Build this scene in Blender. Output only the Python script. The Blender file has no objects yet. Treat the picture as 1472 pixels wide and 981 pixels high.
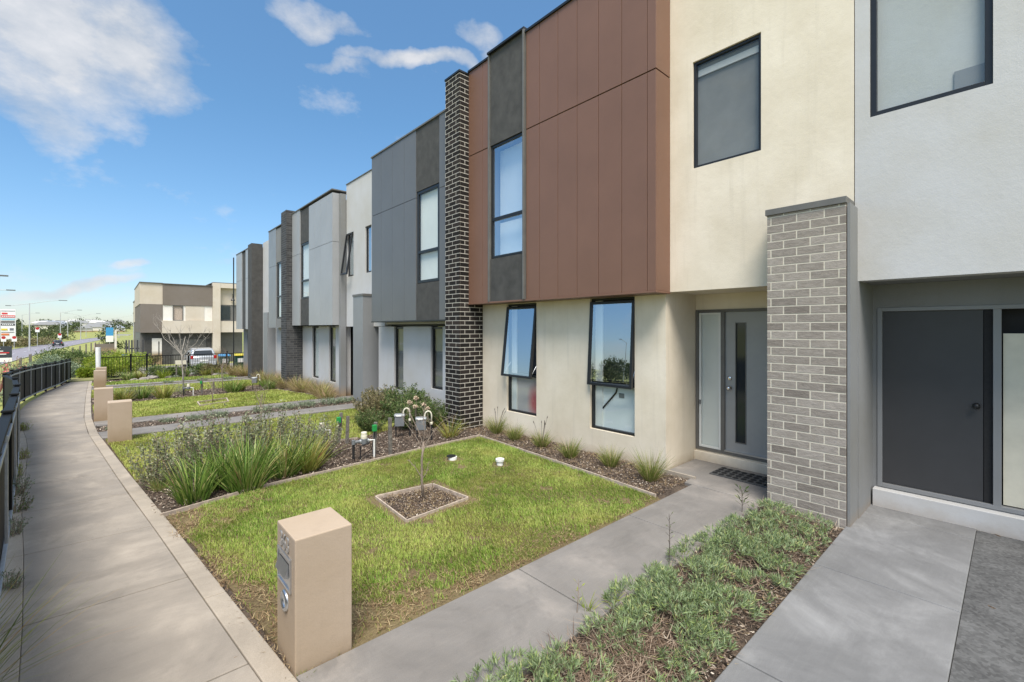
import bpy, math, random
import numpy as np
from mathutils import Vector, Matrix
rnd = random.Random(7)
rs = np.random.RandomState(11)
S = bpy.context.scene
COL = S.collection
pi = math.pi

# ------------------------------------------------------------------ terrain
def sm(t):
    t = min(1.0, max(0.0, t)); return t*t*(3-2*t)
def gz(y):
    return -0.028*max(0.0, min(y, 42.0)-6.0)
def ground_h(x, y):
    z = gz(y)
    if x > -1.8 and y < 43: z -= 0.09
    k = max(sm((-1.8-x)/6.5), sm((y-70)/80.0))
    z = z*(1-k) + (-3.0)*k
    if y > 350: z += 8.0*sm((y-350)/350.0)
    return z
def interp(pts, y):
    if y <= pts[0][1]:
        (x0, y0), (x1, y1) = pts[0], pts[1]
    elif y >= pts[-1][1]:
        (x0, y0), (x1, y1) = pts[-2], pts[-1]
    else:
        for a, b in zip(pts, pts[1:]):
            if a[1] <= y <= b[1]:
                (x0, y0), (x1, y1) = a, b; break
    return x0+(x1-x0)*(y-y0)/(y1-y0)
KERB = [(1.35,-3),(1.03,0),(0.76,2.61),(0.59,4.23),(0.29,7.12),(-0.15,12.17),(-0.29,14.9),(-0.42,21),(-0.58,31.8),(-0.5,36),(-0.1,42)]
LEFT = [(0.1,-3),(-0.1,0),(-0.35,3.57),(-0.48,5.16),(-0.64,6.6),(-0.9,9.87),(-1.04,11.6),(-1.27,13.5),(-1.62,15.8),(-1.80,18.4),(-1.84,21.0),(-1.70,24.0),(-1.46,27.5),(-1.30,30.2),(-1.12,36),(-0.8,42)]

# ------------------------------------------------------------------ materials
MATS = {}
def nodes_of(name):
    m = bpy.data.materials.new(name); m.use_nodes = True
    nt = m.node_tree; b = nt.nodes['Principled BSDF']
    MATS[name] = m
    return m, nt, b
def N(nt, t, **k):
    n = nt.nodes.new(t)
    for a, v in k.items():
        if a in n.inputs: n.inputs[a].default_value = v
        else: setattr(n, a, v)
    return n
def ramp(nt, fac, stops):
    r = nt.nodes.new('ShaderNodeValToRGB'); e = r.color_ramp.elements
    while len(e) < len(stops): e.new(0.5)
    for i, (p, c) in enumerate(stops):
        e[i].position = p; e[i].color = (*c, 1) if len(c) == 3 else c
    nt.links.new(fac, r.inputs[0]); return r.outputs[0]
def noise(nt, scale, detail=4, rough=0.55, vec=None, dist=0):
    n = N(nt, 'ShaderNodeTexNoise'); n.inputs['Scale'].default_value = scale
    n.inputs['Detail'].default_value = detail; n.inputs['Roughness'].default_value = rough
    n.inputs['Distortion'].default_value = dist
    if vec is not None: nt.links.new(vec, n.inputs['Vector'])
    return n.outputs['Fac']
def coord(nt):
    return nt.nodes.new('ShaderNodeNewGeometry').outputs['Position']
def mapped(nt, vec, sc=(1,1,1), rot=(0,0,0)):
    m = nt.nodes.new('ShaderNodeMapping'); m.inputs['Scale'].default_value = sc; m.inputs['Rotation'].default_value = rot
    nt.links.new(vec, m.inputs['Vector']); return m.outputs[0]
def mix(nt, fac, a, b, mode='MIX'):
    m = nt.nodes.new('ShaderNodeMix'); m.data_type = 'RGBA'; m.blend_type = mode
    for s, v in ((0, fac), (6, a), (7, b)):
        if hasattr(v, 'links') or isinstance(v, bpy.types.NodeSocket): nt.links.new(v, m.inputs[s])
        else: m.inputs[s].default_value = v if s == 0 else ((*v, 1) if len(v) == 3 else v)
    return m.outputs[2]
def math_(nt, op, a, b=0.0, clamp=False):
    m = nt.nodes.new('ShaderNodeMath'); m.operation = op; m.use_clamp = clamp
    for i, v in enumerate((a, b)):
        if isinstance(v, bpy.types.NodeSocket): nt.links.new(v, m.inputs[i])
        else: m.inputs[i].default_value = v
    return m.outputs[0]
def bump(nt, b, h, strength=0.3, dist=0.01):
    n = nt.nodes.new('ShaderNodeBump'); n.inputs['Strength'].default_value = strength; n.inputs['Distance'].default_value = dist
    nt.links.new(h, n.inputs['Height']); nt.links.new(n.outputs[0], b.inputs['Normal'])
def setc(nt, b, c, rough=0.6, metal=0.0):
    if isinstance(c, bpy.types.NodeSocket): nt.links.new(c, b.inputs['Base Color'])
    else: b.inputs['Base Color'].default_value = (*c, 1)
    if isinstance(rough, bpy.types.NodeSocket): nt.links.new(rough, b.inputs['Roughness'])
    else: b.inputs['Roughness'].default_value = rough
    b.inputs['Metallic'].default_value = metal

def m_plain(name, c, rough=0.5, metal=0.0, var=0.12, scale=6.0, bumpk=0.0):
    m, nt, b = nodes_of(name); p = coord(nt)
    n1 = noise(nt, scale, 5, 0.6, p)
    lo = tuple(x*(1-var) for x in c); hi = tuple(min(1, x*(1+var)) for x in c)
    setc(nt, b, ramp(nt, n1, [(0.3, lo), (0.7, hi)]), rough, metal)
    if bumpk: bump(nt, b, noise(nt, 160, 3, 0.6, p), bumpk, 0.002)
    return m
def m_stucco(name, c, stain=0.1, streak=0.12):
    m, nt, b = nodes_of(name); p = coord(nt)
    big = noise(nt, 0.9, 5, 0.6, p); fine = noise(nt, 90, 4, 0.7, p)
    st = noise(nt, 1.0, 5, 0.65, mapped(nt, p, (9, 9, 0.55)))
    d = tuple(x*(1-stain*1.6)*k for x, k in zip(c, (1, .97, .9))); l = tuple(min(1, x*(1+stain*0.5)) for x in c)
    c1 = ramp(nt, big, [(0.3, d), (0.65, l)])
    c2 = mix(nt, math_(nt, 'MULTIPLY', ramp(nt, st, [(0.55, (0,0,0)), (0.8, (1,1,1))]), streak*2), c1, tuple(x*0.62 for x in c))
    # splash dirt close to the soil
    sep = nt.nodes.new('ShaderNodeSeparateXYZ'); nt.links.new(p, sep.inputs[0])
    low = math_(nt, 'SUBTRACT', 0.22, math_(nt, 'ADD', sep.outputs['Z'], math_(nt, 'MULTIPLY', noise(nt, 5, 4, 0.7, p), 0.2)), True)
    c3 = mix(nt, math_(nt, 'MULTIPLY', low, 3.0, True), c2, (0.30, 0.22, 0.14))
    setc(nt, b, c3, 0.9)
    b.inputs['Specular IOR Level'].default_value = 0.25
    h = math_(nt, 'ADD', math_(nt, 'MULTIPLY', fine, 0.5), noise(nt, 14, 4, 0.6, p))
    bump(nt, b, h, 0.35, 0.006)
    return m
def m_concrete(name, c, warm=None, brush=0.10):
    m, nt, b = nodes_of(name); p = coord(nt)
    n1 = noise(nt, 1.6, 8, 0.62, p, 0.6); n2 = noise(nt, 9, 6, 0.7, p); n3 = noise(nt, 220, 2, 0.8, p)
    w = warm or c
    a = ramp(nt, n1, [(0.28, tuple(x*0.72 for x in c)), (0.5, c), (0.72, tuple(min(1, x*1.28) for x in w))])
    a = mix(nt, math_(nt, 'MULTIPLY', ramp(nt, n2, [(0.42, (0,0,0)), (0.75, (1,1,1))]), 0.45), a, tuple(x*0.72 for x in w))
    a = mix(nt, 0.35, a, ramp(nt, n3, [(0.3, tuple(x*0.55 for x in c)), (0.7, tuple(min(1, x*1.4) for x in c))]))
    st = noise(nt, 2.3, 6, 0.65, mapped(nt, p, (1, 1, 1), (0, 0, 1.1)), 1.5)
    a = mix(nt, math_(nt, 'MULTIPLY', ramp(nt, st, [(0.56, (0,0,0)), (0.68, (1,1,1))]), 0.35), a, tuple(x*0.6 for x in c))
    br = noise(nt, 3.0, 4, 0.7, mapped(nt, p, (1.2, 14, 1)))
    a = mix(nt, math_(nt, 'MULTIPLY', ramp(nt, br, [(0.5, (0,0,0)), (0.8, (1,1,1))]), brush), a, tuple(min(1, x*1.5) for x in w))
    cr = noise(nt, 0.55, 9, 0.72, p, 1.2)
    a = mix(nt, math_(nt, 'MULTIPLY', ramp(nt, cr, [(0.46, (0,0,0)), (0.58, (1,1,1))]), 0.46), a, tuple(x*0.62 for x in c))
    sp = noise(nt, 30, 3, 0.6, p)
    a = mix(nt, math_(nt, 'MULTIPLY', ramp(nt, sp, [(0.70, (0,0,0)), (0.74, (1,1,1))]), 0.35), a, tuple(x*0.45 for x in c))
    setc(nt, b, a, ramp(nt, n1, [(0.3, (.62,)*3), (0.7, (.9,)*3)]))
    b.inputs['Specular IOR Level'].default_value = 0.3
    h = math_(nt, 'ADD', math_(nt, 'MULTIPLY', n3, 0.4), n2)
    bump(nt, b, h, 0.35, 0.006)
    return m
def m_leaf(name, stops, rough=0.55, trans=0.25, posn=None):
    m, nt, b = nodes_of(name)
    g = nt.nodes.new('ShaderNodeNewGeometry')
    c = ramp(nt, g.outputs['Random Per Island'], stops)
    if posn:
        sc, col, a0, a1, amt = posn
        nn = noise(nt, sc, 5, 0.65, g.outputs['Position'], 0.3)
        c = mix(nt, math_(nt, 'MULTIPLY', ramp(nt, nn, [(a0, (0,0,0)), (a1, (1,1,1))]), amt), c, col)
    setc(nt, b, c, rough)
    b.inputs['Specular IOR Level'].default_value = 0.3
    if trans:
        t = nt.nodes.new('ShaderNodeBsdfTranslucent'); nt.links.new(c, t.inputs[0]) if isinstance(c, bpy.types.NodeSocket) else None
        mx = nt.nodes.new('ShaderNodeMixShader'); mx.inputs[0].default_value = trans
        out = nt.nodes['Material Output']
        nt.links.new(b.outputs[0], mx.inputs[1]); nt.links.new(t.outputs[0], mx.inputs[2]); nt.links.new(mx.outputs[0], out.inputs[0])
    return m
def m_brick(name, stops, bumpk=0.5):
    m, nt, b = nodes_of(name); g = nt.nodes.new('ShaderNodeNewGeometry'); p = g.outputs['Position']
    c = ramp(nt, g.outputs['Random Per Island'], stops)
    n = noise(nt, 45, 5, 0.75, p); n2 = noise(nt, 12, 4, 0.7, mapped(nt, p, (1, 1, 3)))
    c = mix(nt, 0.55, c, mix(nt, n2, (0.0,0.0,0.0), (1,1,1)), 'SOFT_LIGHT')
    c = mix(nt, math_(nt, 'MULTIPLY', ramp(nt, n, [(0.6, (0,0,0)), (0.72, (1,1,1))]), 0.5), c, tuple(x*0.4 for x in stops[0][1]))
    setc(nt, b, c, 0.85); b.inputs['Specular IOR Level'].default_value = 0.3
    bump(nt, b, math_(nt, 'ADD', n, n2), bumpk, 0.005)
    return m
def m_glass(name, refl=0.55, tint=(0.85,0.92,1.0)):
    m, nt, b = nodes_of(name)
    gl = nt.nodes.new('ShaderNodeBsdfGlossy'); gl.inputs['Roughness'].default_value = 0.0; gl.inputs['Color'].default_value = (*tint, 1)
    tr = nt.nodes.new('ShaderNodeBsdfTransparent'); tr.inputs[0].default_value = (0.90, 0.93, 0.93, 1)
    lw = nt.nodes.new('ShaderNodeFresnel'); lw.inputs['IOR'].default_value = 1.5
    gb = nt.nodes.new('ShaderNodeNewGeometry')
    f = math_(nt, 'MULTIPLY', math_(nt, 'ADD', lw.outputs[0], refl, True), math_(nt, 'SUBTRACT', 1.0, gb.outputs['Backfacing']))
    p = coord(nt)
    bp = nt.nodes.new('ShaderNodeBump'); bp.inputs['Strength'].default_value = 0.04; bp.inputs['Distance'].default_value = 0.01
    nt.links.new(noise(nt, 2.0, 2, 0.5, p), bp.inputs['Height']); nt.links.new(bp.outputs[0], gl.inputs['Normal'])
    mx = nt.nodes.new('ShaderNodeMixShader'); nt.links.new(f, mx.inputs[0])
    nt.links.new(tr.outputs[0], mx.inputs[1]); nt.links.new(gl.outputs[0], mx.inputs[2])
    nt.links.new(mx.outputs[0], nt.nodes['Material Output'].inputs[0])
    return m

M = MATS
m_stucco('cream_render', (0.74, 0.665, 0.55), 0.10, 0.17)
m_stucco('grey_render', (0.50, 0.50, 0.50), 0.06, 0.08)
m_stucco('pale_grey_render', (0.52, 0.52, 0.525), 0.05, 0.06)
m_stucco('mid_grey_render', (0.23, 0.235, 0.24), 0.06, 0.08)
m_stucco('beige_render', (0.56, 0.50, 0.42), 0.06, 0.08)
m_stucco('taupe_render', (0.19, 0.165, 0.145), 0.06, 0.08)
m_stucco('white_render', (0.74, 0.71, 0.66), 0.05, 0.06)
m_plain('charcoal_render', (0.060, 0.058, 0.054), 0.8, 0, 0.25, 5, 0.3)
m_plain('brown_cladding', (0.180, 0.094, 0.062), 0.45, 0, 0.07, 1.2)
m_plain('groove_shadow_gap', (0.09, 0.05, 0.035), 0.7)
m_plain('slate_cladding', (0.125, 0.127, 0.13), 0.4, 0, 0.06, 1.2)
m_plain('silver_cladding', (0.34, 0.345, 0.35), 0.4, 0, 0.06, 1.2)
m_plain('ash_cladding', (0.23, 0.235, 0.24), 0.4, 0, 0.06, 1.2)
m_plain('dark_aluminium', (0.018, 0.019, 0.021), 0.35, 0.2)
m_plain('black_powdercoat', (0.006, 0.0065, 0.007), 0.6, 0.0)
MATS['black_powdercoat'].node_tree.nodes['Principled BSDF'].inputs['Specular IOR Level'].default_value = 0.2
m_plain('grey_trim', (0.13, 0.125, 0.115), 0.5)
m_plain('grey_door', (0.33, 0.33, 0.32), 0.42, 0, 0.04)
m_plain('dark_door', (0.045, 0.045, 0.047), 0.5, 0, 0.05)
m_plain('chrome', (0.75, 0.75, 0.76), 0.15, 1.0, 0.03)
m_plain('stainless', (0.55, 0.57, 0.60), 0.28, 0.9, 0.08, 20)
m_plain('galvanised', (0.42, 0.44, 0.46), 0.45, 0.55, 0.15, 25)
m_plain('white_plastic', (0.78, 0.78, 0.75), 0.4, 0, 0.05)
m_plain('cream_plastic', (0.66, 0.62, 0.50), 0.45, 0, 0.08)
m_plain('green_plastic', (0.02, 0.26, 0.06), 0.4, 0, 0.1)
m_plain('grey_plastic', (0.16, 0.17, 0.18), 0.5, 0, 0.12, 15)
m_plain('white_blind', (0.70, 0.71, 0.68), 0.8, 0, 0.04, 2)
m_plain('pale_board', (0.72, 0.76, 0.76), 0.5, 0, 0.04, 2)
m_plain('grey_blind', (0.20, 0.195, 0.185), 0.8, 0, 0.15, 2)
m_plain('dark_interior', (0.03, 0.03, 0.032), 0.9)
m_plain('mortar_white', (0.62, 0.58, 0.51), 0.95, 0, 0.1, 20, 0.4)
m_plain('mortar_cream', (0.62, 0.57, 0.47), 0.95, 0, 0.1, 20, 0.4)
m_plain('rubber', (0.012, 0.012, 0.013), 0.8, 0, 0.3, 40)
m_plain('black_mat', (0.075, 0.075, 0.075), 0.85, 0, 0.3, 60, 0.5)
m_plain('weathered_timber', (0.42, 0.345, 0.28), 0.85, 0, 0.3, 18, 0.5)
m_plain('stake_timber', (0.15, 0.135, 0.12), 0.9, 0, 0.4, 22, 0.6)
m_stucco('mailbox_render', (0.42, 0.335, 0.255), 0.07, 0.14)
m_plain('bark_grey', (0.24, 0.19, 0.15), 0.9, 0, 0.3, 40, 0.5)
m_plain('bark_pale', (0.33, 0.30, 0.26), 0.85, 0, 0.25, 20, 0.5)
m_plain('bark_dark', (0.07, 0.055, 0.045), 0.9, 0, 0.3, 10)
m_plain('twig_red', (0.20, 0.07, 0.06), 0.8)
m_plain('flower_pink', (0.60, 0.10, 0.14), 0.6, 0, 0.3, 30)
m_plain('flower_cream', (0.62, 0.50, 0.38), 0.8, 0, 0.2, 30)
m_plain('silver_paint', (0.55, 0.56, 0.57), 0.25, 0.5, 0.03)
m_plain('dark_paint', (0.03, 0.035, 0.045), 0.25, 0.2, 0.03)
m_plain('white_paint', (0.72, 0.73, 0.74), 0.3, 0, 0.03)
m_plain('car_glass', (0.03, 0.035, 0.04), 0.08, 0, 0.03)
m_plain('red_lens', (0.40, 0.02, 0.02), 0.25)
m_plain('red_paint', (0.55, 0.03, 0.03), 0.4)
m_plain('orange_paint', (0.65, 0.20, 0.06), 0.4)
m_plain('blue_paint', (0.05, 0.28, 0.55), 0.4)
m_plain('teal_paint', (0.25, 0.50, 0.58), 0.4)
m_plain('yellow_paint', (0.62, 0.52, 0.05), 0.4)
m_plain('sign_dark', (0.035, 0.04, 0.05), 0.5)
m_plain('bin_green', (0.015, 0.07, 0.05), 0.5)
m_plain('pole_steel', (0.46, 0.47, 0.48), 0.5, 0.2)
m_plain('lamp_head', (0.12, 0.13, 0.14), 0.5)
m_plain('tile_roof', (0.10, 0.09, 0.09), 0.7)
m_plain('road_asphalt', (0.23, 0.215, 0.24), 0.8, 0, 0.15, 1.5)
m_plain('kerb_concrete', (0.40, 0.38, 0.35), 0.85)
m_concrete('footpath_concrete', (0.305, 0.268, 0.226), (0.36, 0.315, 0.262))
m_concrete('kerb_strip_concrete', (0.37, 0.32, 0.26), (0.38, 0.33, 0.27))
m_concrete('path_concrete', (0.212, 0.198, 0.184), (0.30, 0.268, 0.238))
m_concrete('grey_path_concrete', (0.185, 0.185, 0.187), (0.26, 0.26, 0.26))
m_concrete('rock', (0.30, 0.27, 0.24))
m_brick('black_brick', [(0.0, (0.011, 0.009, 0.008)), (0.6, (0.019, 0.015, 0.013)), (1.0, (0.034, 0.026, 0.022))])
m_brick('grey_brick', [(0.0, (0.19, 0.163, 0.14)), (0.12, (0.26, 0.227, 0.197)), (0.7, (0.305, 0.268, 0.233)), (1.0, (0.345, 0.305, 0.268))], 0.8)
m_brick('slate_brick', [(0.0, (0.04, 0.04, 0.042)), (1.0, (0.08, 0.08, 0.082))])
m_glass('window_glass', 0.42)
m_glass('porch_glass', 0.02, (0.9, 0.9, 0.9))
m_leaf('lawn_blades', [(0.0, (0.13, 0.235, 0.03)), (0.35, (0.21, 0.35, 0.048)), (0.75, (0.33, 0.47, 0.075)), (1.0, (0.56, 0.56, 0.20))], 0.55, 0.35, (1.3, (0.60, 0.56, 0.18), 0.42, 0.64, 0.5))
m_leaf('yellow_blades', [(0.0, (0.20, 0.29, 0.04)), (0.5, (0.32, 0.42, 0.07)), (1.0, (0.52, 0.54, 0.17))], 0.55, 0.35, (0.9, (0.58, 0.54, 0.17), 0.42, 0.66, 0.45))  # yellower grass for the farther lawns
m_leaf('strappy_leaf', [(0.0, (0.05, 0.10, 0.018)), (0.4, (0.12, 0.22, 0.035)), (0.7, (0.24, 0.34, 0.07)), (0.86, (0.44, 0.46, 0.17)), (1.0, (0.36, 0.22, 0.12))], 0.42, 0.2)
m_leaf('yellow_strappy_leaf', [(0.0, (0.09, 0.12, 0.02)), (0.5, (0.24, 0.28, 0.05)), (0.8, (0.42, 0.40, 0.11)), (1.0, (0.36, 0.17, 0.09))], 0.42, 0.2)
m_leaf('tuft_leaf', [(0.0, (0.12, 0.17, 0.03)), (0.5, (0.22, 0.28, 0.06)), (0.8, (0.38, 0.35, 0.13)), (1.0, (0.46, 0.36, 0.20))], 0.5, 0.2)
m_leaf('fountain_leaf', [(0.0, (0.20, 0.19, 0.06)), (0.4, (0.36, 0.27, 0.13)), (1.0, (0.48, 0.36, 0.24))], 0.7, 0.2)
m_leaf('silver_leaf', [(0.0, (0.10, 0.15, 0.06)), (0.35, (0.20, 0.27, 0.13)), (0.7, (0.33, 0.40, 0.23)), (0.86, (0.24, 0.34, 0.09)), (1.0, (0.48, 0.47, 0.22))], 0.6, 0.2)
m_leaf('grey_leaf', [(0.0, (0.12, 0.14, 0.075)), (0.5, (0.26, 0.29, 0.17)), (0.85, (0.38, 0.39, 0.26)), (1.0, (0.34, 0.23, 0.17))], 0.6, 0.2)
m_leaf('shrub_leaf', [(0.0, (0.04, 0.075, 0.02)), (0.5, (0.095, 0.15, 0.04)), (0.9, (0.18, 0.23, 0.08)), (1.0, (0.33, 0.28, 0.15))], 0.5, 0.2)
m_leaf('olive_leaf', [(0.0, (0.10, 0.10, 0.04)), (0.5, (0.19, 0.18, 0.08)), (1.0, (0.36, 0.28, 0.16))], 0.6, 0.2)
m_leaf('bright_leaf', [(0.0, (0.14, 0.22, 0.02)), (0.5, (0.27, 0.36, 0.04)), (1.0, (0.42, 0.44, 0.08))], 0.5, 0.3)
m_leaf('bluegrey_leaf', [(0.0, (0.12, 0.165, 0.10)), (0.5, (0.21, 0.27, 0.17)), (1.0, (0.34, 0.38, 0.24))], 0.6, 0.2)
m_leaf('tree_leaf', [(0.0, (0.03, 0.05, 0.018)), (0.5, (0.07, 0.10, 0.035)), (1.0, (0.14, 0.15, 0.06))], 0.6, 0.15)
m_leaf('bark_chip', [(0.0, (0.025, 0.017, 0.013)), (0.45, (0.10, 0.068, 0.05)), (0.75, (0.22, 0.165, 0.125)), (0.92, (0.40, 0.33, 0.26)), (1.0, (0.62, 0.55, 0.46))], 0.85, 0)
m_leaf('straw', [(0.0, (0.10, 0.055, 0.028)), (0.5, (0.24, 0.155, 0.08)), (1.0, (0.46, 0.36, 0.20))], 0.8, 0)
m_leaf('dry_twig', [(0.0, (0.08, 0.05, 0.035)), (0.6, (0.21, 0.145, 0.10)), (1.0, (0.40, 0.32, 0.24))], 0.8, 0)

def m_soil():
    m, nt, b = nodes_of('mulch_soil'); p = coord(nt)
    n1 = noise(nt, 55, 6, 0.75, p); n2 = noise(nt, 5, 5, 0.6, p)
    v = N(nt, 'ShaderNodeTexVoronoi'); v.inputs['Scale'].default_value = 60; nt.links.new(p, v.inputs['Vector'])
    c = ramp(nt, n1, [(0.3, (0.03, 0.021, 0.016)), (0.5, (0.095, 0.068, 0.05)), (0.72, (0.21, 0.165, 0.125))])
    c = mix(nt, 0.3, c, ramp(nt, v.outputs['Distance'], [(0.0, (1,1,1)), (.6, (0,0,0))]), 'SOFT_LIGHT')
    c = mix(nt, math_(nt, 'MULTIPLY', ramp(nt, n2, [(0.4, (0,0,0)), (0.7, (1,1,1))]), 0.4), c, (0.26, 0.19, 0.13))
    setc(nt, b, c, 0.95); bump(nt, b, math_(nt, 'ADD', n1, v.outputs['Distance']), 0.9, 0.02)
m_soil()
def m_turf():
    m, nt, b = nodes_of('turf_soil'); p = coord(nt)
    n1 = noise(nt, 70, 5, 0.75, p); n2 = noise(nt, 1.1, 5, 0.65, p, 0.3)
    c = ramp(nt, n1, [(0.3, (0.075, 0.050, 0.024)), (0.55, (0.17, 0.125, 0.06)), (0.75, (0.33, 0.26, 0.14))])
    c = mix(nt, math_(nt, 'MULTIPLY', ramp(nt, n2, [(0.42, (0,0,0)), (0.68, (1,1,1))]), 0.5), c, (0.27, 0.21, 0.10))
    setc(nt, b, c, 0.95); bump(nt, b, n1, 0.8, 0.02)
m_turf()
def m_grav():
    m, nt, b = nodes_of('gravel_ground'); p = coord(nt)
    v = N(nt, 'ShaderNodeTexVoronoi'); v.inputs['Scale'].default_value = 55; nt.links.new(p, v.inputs['Vector'])
    n1 = noise(nt, 3, 5, 0.7, p); sp = nt.nodes.new('ShaderNodeSeparateColor'); nt.links.new(v.outputs['Color'], sp.inputs[0])
    c = mix(nt, .6, ramp(nt, sp.outputs[0], [(0.0, (.04,.04,.04)), (1.0, (.15,.15,.15))]), ramp(nt, n1, [(.35, (.04,.04,.04)), (.65, (.13,.13,.13))]))
    setc(nt, b, c, 0.95); bump(nt, b, v.outputs['Distance'], -0.8, 0.02)
m_grav()
def m_dry():
    m, nt, b = nodes_of('dry_grass_ground'); p = coord(nt)
    n1 = noise(nt, 1.2, 6, 0.7, p); n3 = noise(nt, 12, 5, 0.7, p)
    c = ramp(nt, n1, [(0.3, (0.10, 0.12, 0.04)), (0.5, (0.22, 0.22, 0.08)), (0.7, (0.33, 0.27, 0.13))])
    c = mix(nt, 0.5, c, mix(nt, n3, (0,0,0), (1,1,1)), 'SOFT_LIGHT'); setc(nt, b, c, 0.95)
m_dry()
def m_ground():
    m, nt, b = nodes_of('verge_grass'); p = coord(nt)
    n1 = noise(nt, 0.35, 6, 0.7, p); n2 = noise(nt, 0.03, 5, 0.6, p); n3 = noise(nt, 6, 5, 0.7, p)
    c = ramp(nt, n1, [(0.3, (0.15, 0.19, 0.05)), (0.5, (0.27, 0.28, 0.07)), (0.7, (0.37, 0.33, 0.12))])
    c = mix(nt, math_(nt, 'MULTIPLY', ramp(nt, n2, [(0.45, (0,0,0)), (0.65, (1,1,1))]), 0.5), c, (0.20, 0.22, 0.08))
    c = mix(nt, 0.4, c, mix(nt, n3, (0,0,0), (1,1,1)), 'SOFT_LIGHT')
    setc(nt, b, c, 0.95)
m_ground()
def m_frost():
    m, nt, b = nodes_of('frosted_blind'); p = coord(nt)
    mp = nt.nodes.new('ShaderNodeMapping'); mp.inputs['Location'].default_value = (0, -5.72*4.2, -0.58*2.6); mp.inputs['Scale'].default_value = (0, 4.2, 2.6)
    nt.links.new(p, mp.inputs['Vector'])
    g = nt.nodes.new('ShaderNodeTexGradient'); g.gradient_type = 'SPHERICAL'; nt.links.new(mp.outputs[0], g.inputs[0])
    c = mix(nt, ramp(nt, g.outputs['Fac'], [(0.0, (0,0,0)), (0.7, (1,1,1))]), (0.50, 0.46, 0.44), (0.50, 0.13, 0.13))
    setc(nt, b, c, 0.6)
m_frost()

# ------------------------------------------------------------------ mesh helpers
class MB:
    def __init__(s): s.v = []; s.f = []
    def add(s, vs, fs):
        o = len(s.v); s.v += [tuple(p) for p in vs]; s.f += [tuple(o+i for i in f) for f in fs]; return s
    def box(s, x0, x1, y0, y1, z0, z1, T=None):
        vs = [(x, y, z) for x in (x0, x1) for y in (y0, y1) for z in (z0, z1)]
        if T: vs = [T(p) for p in vs]
        return s.add(vs, [(0,1,3,2),(4,6,7,5),(0,4,5,1),(2,3,7,6),(0,2,6,4),(1,5,7,3)])
    def hexa(s, base, top):   # quads base (4 pts ccw from above) and top
        return s.add(list(base)+list(top), [(3,2,1,0),(4,5,6,7),(0,1,5,4),(1,2,6,5),(2,3,7,6),(3,0,4,7)])
    def prism(s, poly, z0, z1):  # poly [(x,y)], z0/z1 numbers or functions of y
        f0 = z0 if callable(z0) else (lambda x, y: z0); f1 = z1 if callable(z1) else (lambda x, y: z1)
        n = len(poly)
        a = sum(poly[i][0]*poly[(i+1) % n][1]-poly[(i+1) % n][0]*poly[i][1] for i in range(n))
        if a < 0: poly = poly[::-1]
        vs = [(x, y, f0(x, y)) for x, y in poly]+[(x, y, f1(x, y)) for x, y in poly]
        fs = [tuple(range(n))[::-1], tuple(range(n, 2*n))]+[(i, (i+1) % n, n+(i+1) % n, n+i) for i in range(n)]
        return s.add(vs, fs)
    def tube(s, pts, rad, n=8, cap=True):
        pts = [Vector(p) for p in pts]; m = len(pts)
        if not hasattr(rad, '__len__'): rad = [rad]*m
        o = len(s.v); up = Vector((0.13, 0.31, 0.94))
        for i, p in enumerate(pts):
            d = (pts[min(i+1, m-1)]-pts[max(i-1, 0)])
            if d.length < 1e-9: d = Vector((0,0,1))
            d.normalize()
            a = d.cross(up)
            if a.length < 0.1: a = d.cross(Vector((1,0,0)))
            a.normalize(); b = d.cross(a)
            for k in range(n):
                t = 2*pi*k/n; s.v.append(tuple(p+(a*math.cos(t)+b*math.sin(t))*rad[i]))
        for i in range(m-1):
            for k in range(n):
                k2 = (k+1) % n
                s.f.append((o+i*n+k, o+(i+1)*n+k, o+(i+1)*n+k2, o+i*n+k2))
        if cap:
            s.f.append(tuple(o+k for k in range(n))); s.f.append(tuple(o+(m-1)*n+k for k in range(n))[::-1])
        return s
    def lathe(s, c, prof, n=16, axis='z'):
        pts = []
        for r, h in prof:
            for k in range(n):
                t = 2*pi*k/n; a, b = r*math.cos(t), r*math.sin(t)
                pts.append({'z': (c[0]+a, c[1]+b, c[2]+h), 'x': (c[0]+h, c[1]+a, c[2]+b), 'y': (c[0]+a, c[1]+h, c[2]+b)}[axis])
        m = len(prof)
        fs = [(i*n+k, i*n+(k+1) % n, (i+1)*n+(k+1) % n, (i+1)*n+k) for i in range(m-1) for k in range(n)]
        fs += [tuple(range(n))[::-1], tuple(range((m-1)*n, m*n))]
        return s.add(pts, fs)
    def build(s, name, mat, parent=None, bevel=0, smooth=False):
        off = Vector(parent['_o']) if parent is not None and '_o' in parent else Vector((0,0,0))
        me = bpy.data.meshes.new(name)
        me.from_pydata([(x-off.x, y-off.y, z-off.z) for x, y, z in s.v], [], s.f)
        me.materials.append(MATS[mat] if isinstance(mat, str) else mat)
        me.validate(); me.update()
        return link(me, name, parent, bevel, smooth)
def link(me, name, parent, bevel=0, smooth=False):
    o = bpy.data.objects.new(name, me); COL.objects.link(o)
    if parent is not None:
        o.parent = parent
        if '_o' in parent: o['_o'] = parent['_o']
    if smooth:
        for p in me.polygons: p.use_smooth = True
    if bevel:
        b = o.modifiers.new('bevel', 'BEVEL'); b.width = bevel; b.segments = 2; b.limit_method = 'ANGLE'; b.angle_limit = 0.6
    return o
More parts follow.
